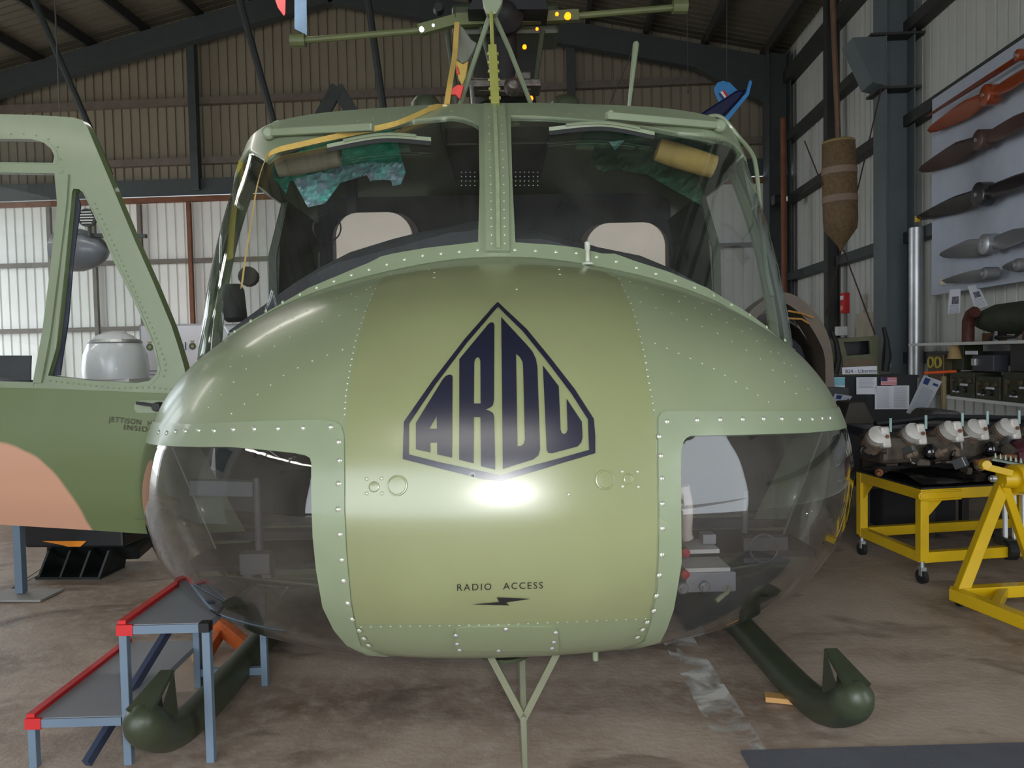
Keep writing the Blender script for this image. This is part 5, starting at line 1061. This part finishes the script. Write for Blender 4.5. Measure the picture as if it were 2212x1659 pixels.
for a_, b_2 in (((1904, 190), (1850, 420)), ((1738, 305), (1776, 400)), ((1817, 540), (1784, 680)), ((1822, 540), (1890, 722))): MB().tube([P(*a_, HD + .5) - t, P(*b_2, HD) - t], .008, 6).build('rope', ROPE, e)
# blue model aircraft and streamers under the roof
MD = 6.5; e = empty('model_aircraft', P(1560, 235, MD), 'blue model aircraft tail hanging behind the windscreen corner', 'model aircraft'); q0 = e.location.copy(); mp_ = lambda a, b, d=0: P(a, b, MD + d) - q0
BL = mat('bright blue paint', (58, 130, 190), .4); NB = mat('dark navy paint', (14, 22, 62), .4)
MB().prism([mp_(1557, 224), mp_(1545, 200), (mp_(1543, 188)), mp_(1550, 178), mp_(1562, 174), mp_(1577, 178), mp_(1595, 196)], (0, .03, 0)).build('tail_fin', BL, e, bevel=.004)
MB().prism([mp_(1495, 262, -.1), mp_(1520, 240, -.1), mp_(1590, 195, -.1), mp_(1615, 190, -.1), mp_(1600, 215, -.1), mp_(1545, 268, -.1)], (0, .2, 0)).build('fuselage', NB, e, bevel=.02)
MB().prism([mp_(1558, 262, -.15), mp_(1612, 200, -.15), mp_(1620, 172, -.15), mp_(1625, 176, -.15), mp_(1618, 205, -.15), mp_(1572, 262, -.15), mp_(1550, 272, -.15)], (0, .04, 0)).build('tailplane', BL, e, bevel=.003)
for i, m_ in enumerate((NAVY, WHITE, RED)): MB().prism([mp_(1552 + i * 4.2, 202 - i * 2.6, -.004), mp_(1556 + i * 4.2, 199 - i * 2.6, -.004), mp_(1566 + i * 4.2, 213 - i * 2.6, -.004), mp_(1562 + i * 4.2, 216 - i * 2.6, -.004)], (0, .003, 0)).build('fin_flash', m_, e)
MB().tube([mp_(1570, 180), mp_(1570, -60)], .002, 4).build('hanging_wire', STEEL, e)
o = MB().prism([P(588, -20, 7), P(617, -20, 7), P(616, 30, 7), P(613, 34, 7), P(600, 16, 7)], (0, .01, 0)).build('red_streamer', RED); tag(o, 'tip of a red streamer hanging from the roof', 'streamer')
o = MB().prism([P(636, -20, 7), P(662, -20, 7), P(663, 76, 7), P(636, 62, 7)], (0, .01, 0)).build('blue_streamer', mat('grey blue cloth', (104, 130, 158), .8, bump=.3)); tag(o, 'grey blue cloth streamer hanging from the roof', 'streamer')
o = MB().tube([P(1484, -30, 9), P(1486, 196, 9)], .004, 5).lathe(P(1486, 196, 9), (0, 0, -1), [(0, .012), (.03, .012)], 8).build('hanging_wire', STEEL); tag(o, 'thin wire hanging from the roof at right', 'wire')
# ================================================================== LEFT SIDE
# yellow strap over the roof with cloth pouch and ribbons
st_ = empty('tie_down_strap', (heli.location.x, heli.location.y, 0), 'ochre webbing strap running over the windscreen to the rotor', 'strap', rz=HA)
sp = [wp(528, 620, .012), wp(536, 560, .012), wp(550, 470, .012), wp(560, 410, .012), wp(572, 365, .012), wp(592, 335, .014), wp(660, 318, .016), wp(750, 298, .016), wp(850, 277, .016), wp(905, 255, .016), wp(940, 240, .016), LP(958, 233, 3.2)]
MB().ribbon(catmull(sp, 5), V((.4, -.3, .8)), .026).build('strap_run', STRAPM, st_)
MB().ribbon(catmull([LP(963, 240, 3.2), LP(972, 180, 3.3), LP(982, 120, 3.5), LP(987, 48, 3.6)], 5), V((1, 0, 0)), .024).build('strap_riser', STRAPM, st_)
MB().ribbon(catmull([LP(966, 232, 3.19), LP(945, 230, 3.18), LP(925, 236, 3.16), LP(940, 240, 3.15)], 5), V((0, -.2, 1)), .02).build('strap_tail', mat('pale strap end', (214, 196, 140), .8), st_)
MB().ribbon(catmull([LP(560, 330, 3.35), LP(530, 335, 3.35), LP(519, 360, 3.3), LP(522, 400, 3.3), LP(508, 440, 3.3), LP(500, 510, 3.25), LP(497, 560, 3.2)], 5), V((.7, 0, .3)), .03).build('strap_run', mat('olive webbing', (150, 140, 60), .8), st_)
po = empty('rotor_tie_pouch', P(1010, 95, 3.6), 'grey cloth rotor tie pouch with red ribbons knotted beneath', 'pouch'); q0 = po.location.copy(); mp_ = lambda a, b, d=0: P(a, b, 3.6 + d) - q0
CL = mat('grey canvas', (110, 112, 100), .8, bump=.3, bscale=120)
MB().prism([mp_(986, 45), mp_(1003, 62), mp_(1018, 85), mp_(1030, 92), mp_(1022, 110), mp_(1012, 130), mp_(998, 137), mp_(985, 125)], (0, .03, 0)).build('cloth_pouch', CL, po, bevel=.006)
MB().prism([mp_(983, 128), mp_(1000, 138), mp_(1012, 130), mp_(1006, 165), mp_(998, 185), mp_(990, 170), mp_(985, 145)], (0, .02, 0)).build('webbing_knot', STRAPM, po, bevel=.005)
RR = mat('bright red ribbon', (226, 66, 58), .5, var=.15, scale=30)
MB().prism([mp_(986, 140), mp_(992, 150), mp_(994, 163), mp_(986, 158)], (0, .015, 0)).build('red_ribbon', RR, po); MB().prism([mp_(969, 196), mp_(988, 182), mp_(1002, 184), mp_(996, 205), mp_(994, 215), mp_(984, 204), mp_(972, 205)], (0, .02, 0)).build('red_ribbon', RR, po, bevel=.004)
# grey steps with red edging
GS = mat('grey step tread', (126, 128, 134), .6, var=.05); SF = mat('blue grey frame paint', (104, 122, 140), .5, var=.05)
se = empty('access_steps', (heli.location.x, heli.location.y, 0), 'grey two tread access steps with red edging under the nose', 'steps', rz=HA)
c0 = LP(255, 1350, 2.4); c1 = LP(450, 1342, 2.4); c3 = LP(395, 1250, 2.9); zU = c0.z; zL = LP(60, 1550, 2.4).z
xa, xb = c0.x, c1.x; yf_, yb_ = c0.y, c3.y + .1; xl = LP(60, 1550, 2.4).x
for nm, x0, x1, z_, y1 in (('upper', xa, xb, zU, yb_), ('lower', xl, xa, zL, yb_ + .05)):
    MB().box(((x0 + x1) / 2, (yf_ + y1) / 2, z_ - .012), (x1 - x0, y1 - yf_, .024)).build('tread', GS, se, bevel=.002)
    MB().box((x0 + .012, (yf_ + y1) / 2, z_ + .0005), (.026, y1 - yf_, .027)).build('red_edging', RED, se)
    MB().box((x0 + .024, yf_ - .004, z_ - .016), (.052, .012, .036)).build('red_corner', RED, se)
    MB().box(((x0 + x1) / 2 + .02, yf_ - .001, z_ - .016), (x1 - x0 - .04, .012, .028)).build('front_rail', SF, se)
for x, y, z_ in ((xa + .014, yf_ + .01, zU), (xb - .012, yf_ + .01, zU), (xb - .012, yb_ - .02, zU), (xa + .014, yb_ - .02, zU), (xl + .014, yf_ + .01, zL), (xl + .014, yb_ - .02, zL)):
    MB().box((x, y, (z_ - .024) / 2), (.026, .026, z_ - .024)).build('leg', SF, se, bevel=.002)
MB().beam((xa + .03, yb_ - .02, zU - .03), (xl + .2, yf_ - .02, .02), .022, .03).build('brace', mat('dark blue frame', (54, 62, 84), .5), se)
MB().beam((xb - .012, yb_ - .02, .06), (xa, yb_ - .02, .06), .02, .03).build('rear_rail', SF, se)
MB().box((xb - .012, yf_ + .0, zU - .012), (.034, .034, .03)).build('corner_cap', RUBBER, se)
# orange trestle, grey post, black rack
oc = empty('wooden_chock', PA(500, 1395, 2, 0), 'orange stained crossed timber trestle behind the skid', 'trestle'); q0 = oc.location.copy()
OW = mat('orange stained timber', (186, 92, 40), .6, var=.2, scale=14, bump=.2)
MB().beam(P(462, 1338, 3.45) - q0, PA(535, 1400, 2, .03) - q0, .04, .07).build('plank', OW, oc, bevel=.003); MB().beam(P(490, 1345, 3.5) - q0, PA(448, 1412, 2, .03) - q0, .03, .06).build('plank', OW, oc, bevel=.003)
MB().beam(PA(418, 1424, 2, .02) - q0, PA(432, 1398, 2, .1) - q0, .015, .03).build('plank', mat('raw timber', (208, 168, 112), .7), oc)
gp = empty('support_post', PA(47, 1287, 2, 0), 'grey blue square post on a flat base plate under the door', 'post')
MB().box((0, 0, .62), (.045, .045, 1.2)).build('post_tube', SF, gp, bevel=.003); MB().box((.03, -.02, .01), (.34, .2, .012)).build('base_plate', mat('pale base plate', (140, 138, 134), .6), gp)
br = empty('bomb_rack', PA(150, 1250, 2, 0), 'black steel rack with three open bays under the open door', 'rack', rz=YAW + R(-4)); kk = 4.57 / F_PX
DKM = mat('black green steel', (28, 34, 34), .45, var=.1)
for i, x in enumerate((-.20, -.06, .07, .19)): MB().prism([(x, -.02, 0), (x + .10, -.02, .0) if i < 0 else (x, .25, 0), (x + .05, .25, .24), (x + .05, .02, .17)], (.014, 0, 0)).build('bay_divider', DKM, br)
MB().box((0, .11, .008), (.42, .26, .014)).build('rack_floor', DKM, br); MB().prism([(-.22, .1, .13), (-.18, .05, .19), (.3, .1, .17), (.34, .2, .13), (.3, .25, .05), (-.16, .22, .05)], (0, .18, .04)).build('rack_body', DKM, br, bevel=.01)
MB().box((.03, .16, .27), (.64, .3, .16)).build('rack_body', BLACK, br, bevel=.015)
MB().prism([(-.17, .0, .235), (.12, .0, .235), (.08, .0, .20), (.0, .0, .20), (-.06, .0, .215)], (0, .06, 0)).build('orange_block', mat('orange block paint', (232, 138, 30), .5), br)
# white nose cone, grey tank, boards
wc = tag(MB().lathe((0, 0, 0), (0, 0, 1), [(0, .30), (.1, .31), (.25, .295), (.36, .25), (.44, .17), (.48, .08), (.49, .01)], 32).build('white_radome', mat('gloss white paint', (236, 238, 242), .25, coat=.6, var=.01), smooth=50), 'glossy white rounded nose cone seen through the door window', 'nose cone')
wc.location = P(252, 818, 7.6); MB().lathe((.0, 0, 0), (0, 0, 1), [(.36, .252), (.372, .256), (.40, .235)], 32).build('metal_rim', SILVER, wc)
MB().box((0, 0, -wc.location.z / 2), (.5, .4, wc.location.z)).build('plinth', WHITE, wc)
tk = MB().lathe((0, 0, 0), V((1, -.35, -.1)), [(-.12, .2), (-.1, .25), (.1, .24), (.3, .19), (.42, .12), (.48, .02)], 28).build('grey_drop_tank', mat('satin grey tank paint', (120, 124, 134), .35, coat=.3, var=.05), smooth=50); tk.location = P(160, 540, 8.5); tag(tk, 'satin grey round-nosed tank hanging behind the door window', 'tank')
MB().beam(P(150, 508, 8.3) - tk.location, P(316, 510, 8.3) - tk.location, .05, .04).build('tank_rail', STEEL, tk)
MB().tube([(-.1, 0, .2), (-.1, 0, 5.2)], .008, 5).build('hanger', STEEL, tk)
lp_ = empty('round_lamp', P(190, 471, 8.2), 'round slatted grille lamp above the grey tank', 'lamp', rz=YAW)
MB().lathe((0, .03, 0), (0, -1, 0), [(0, .09), (.05, .1), (.06, .1), (.06, .088), (.03, .088)], 24).build('lamp_bowl', STEEL, lp_, smooth=30)
for i in range(5): MB().box((0, -.03, -.06 + i * .03), (.16 - abs(i - 2) * .025, .008, .012)).build('slat', WHITE, lp_)
MB().tube([(0, .02, -.09), (0, .02, -.2)], .02, 8).build('lamp_stem', STEEL, lp_)
CRE = mat('crest green print', (70, 96, 76), .6); GOLD = mat('crest gold print', (176, 150, 84), .6)
def board(x0, y0, x1, D_, label, crests, word_=None):
    tl = P(x0, y0, D_); tr = P(x1, y0, D_); o = empty('display_board', V(((tl.x + tr.x) / 2, (tl.y + tr.y) / 2, 0)), label, 'display board', 'white exhibition boards by the far door', YAW); w_ = (tr - tl).length; h_ = tl.z
    MB().box((0, .015, h_ / 2 + .02), (w_, .025, h_ - .04)).build('board_panel', PAPER, o); MB().box((0, .015, h_ - .005), (w_ + .02, .035, .015)).box((-w_ / 2, .015, h_ / 2), (.015, .035, h_)).build('board_edge', mat('alloy trim', (150, 150, 150), .4, .5), o)
    k = D_ / F_PX
    for cx, cy in crests:
        x = (cx - (x0 + x1) / 2) * k; z = h_ - (cy - y0) * k
        MB().lathe((x, 0, z), (0, -1, 0), [(.0, 6 * k), (.001, 7.5 * k), (.003, 7.5 * k), (.003, 4.6 * k), (.001, 4.6 * k)], 20).build('crest_ring', CRE, o)
        MB().lathe((x, -.001, z), (0, -1, 0), [(0, 3.4 * k), (.002, 3.4 * k)], 12).build('crest_bird', GOLD, o); MB().prism([(x - 3.5 * k, -.002, z + 8.5 * k), (x + 3.5 * k, -.002, z + 8.5 * k), (x + 4.5 * k, -.002, z + 13 * k), (x, -.002, z + 11 * k), (x - 4.5 * k, -.002, z + 13 * k)], (0, -.002, 0)).build('crest_crown', GOLD, o)
    if word_: text_on('ADI', ((375 - (x0 + x1) / 2 - 14) * k, -.002, h_ - (758 - y0) * k), (1, 0, 0), (0, 0, 1), 25 * k, 'board_lettering', NAVY, o, off=.002)
    q = [V((-w_ / 2, 0, h_)), V((w_ / 2, 0, h_)), V((w_ / 2, 0, 0)), V((-w_ / 2, 0, 0))]
    lines(q, V((0, -1, 0)), .12, .9, .30, .5, 9, parent=o)
board(302, 702, 435, 8.6, 'white board with two round crests and blue letters', [(322, 750), (414, 750)], True)
board(437, 703, 520, 8.7, 'plain white board beside the crest board', [])
o, nn = sheetobj([P(-40, 768, 6.5), P(66, 768, 6.5), P(64, 822, 6.5), P(-40, 822, 6.5)], mat('grey sign board', (78, 78, 82), .6, var=.2), 'dark_sign', 'dark grey sign low in the open door window', 'sign', thick=.02)
MB().box((0, 0, 0), (.5, .05, P(10, 822, 6.5).z)).build('sign_foot', BLACK, o).location = V((P(10, 822, 6.5).x, P(10, 822, 6.5).y, P(10, 822, 6.5).z / 2))
# anti fatigue mat in the foreground
m0 = PA(1600, 1628, 2, 0); m1 = PA(2320, 1608, 2, 0); d_ = (m1 - m0).normalized(); e_ = V((d_.y, -d_.x, 0))
o = MB().prism([m0, m1, m1 + e_ * .7, m0 + e_ * .7], (0, 0, .012)).build('floor_mat', mat('blue grey carpet', (88, 90, 97), .95, bump=.5, bscale=300)); tag(o, 'blue grey floor mat at the bottom right corner', 'mat')
o = MB().box((0, 0, .015), (.14, .05, .02)).box((.14, -.02, .012), (.08, .03, .015)).build('wood_scrap', mat('raw orange timber', (196, 150, 92), .7), bevel=.003); o.location = PA(1695, 1518, 2, 0); o.rotation_euler.z = -.2; tag(o, 'scrap of raw timber beside the right skid toe', 'wood')
for o in list(COL.objects):
    if o.parent is None and o.type == 'MESH' and not o.get('kind') and not o.get('label'): print('UNLABELLED', o.name)
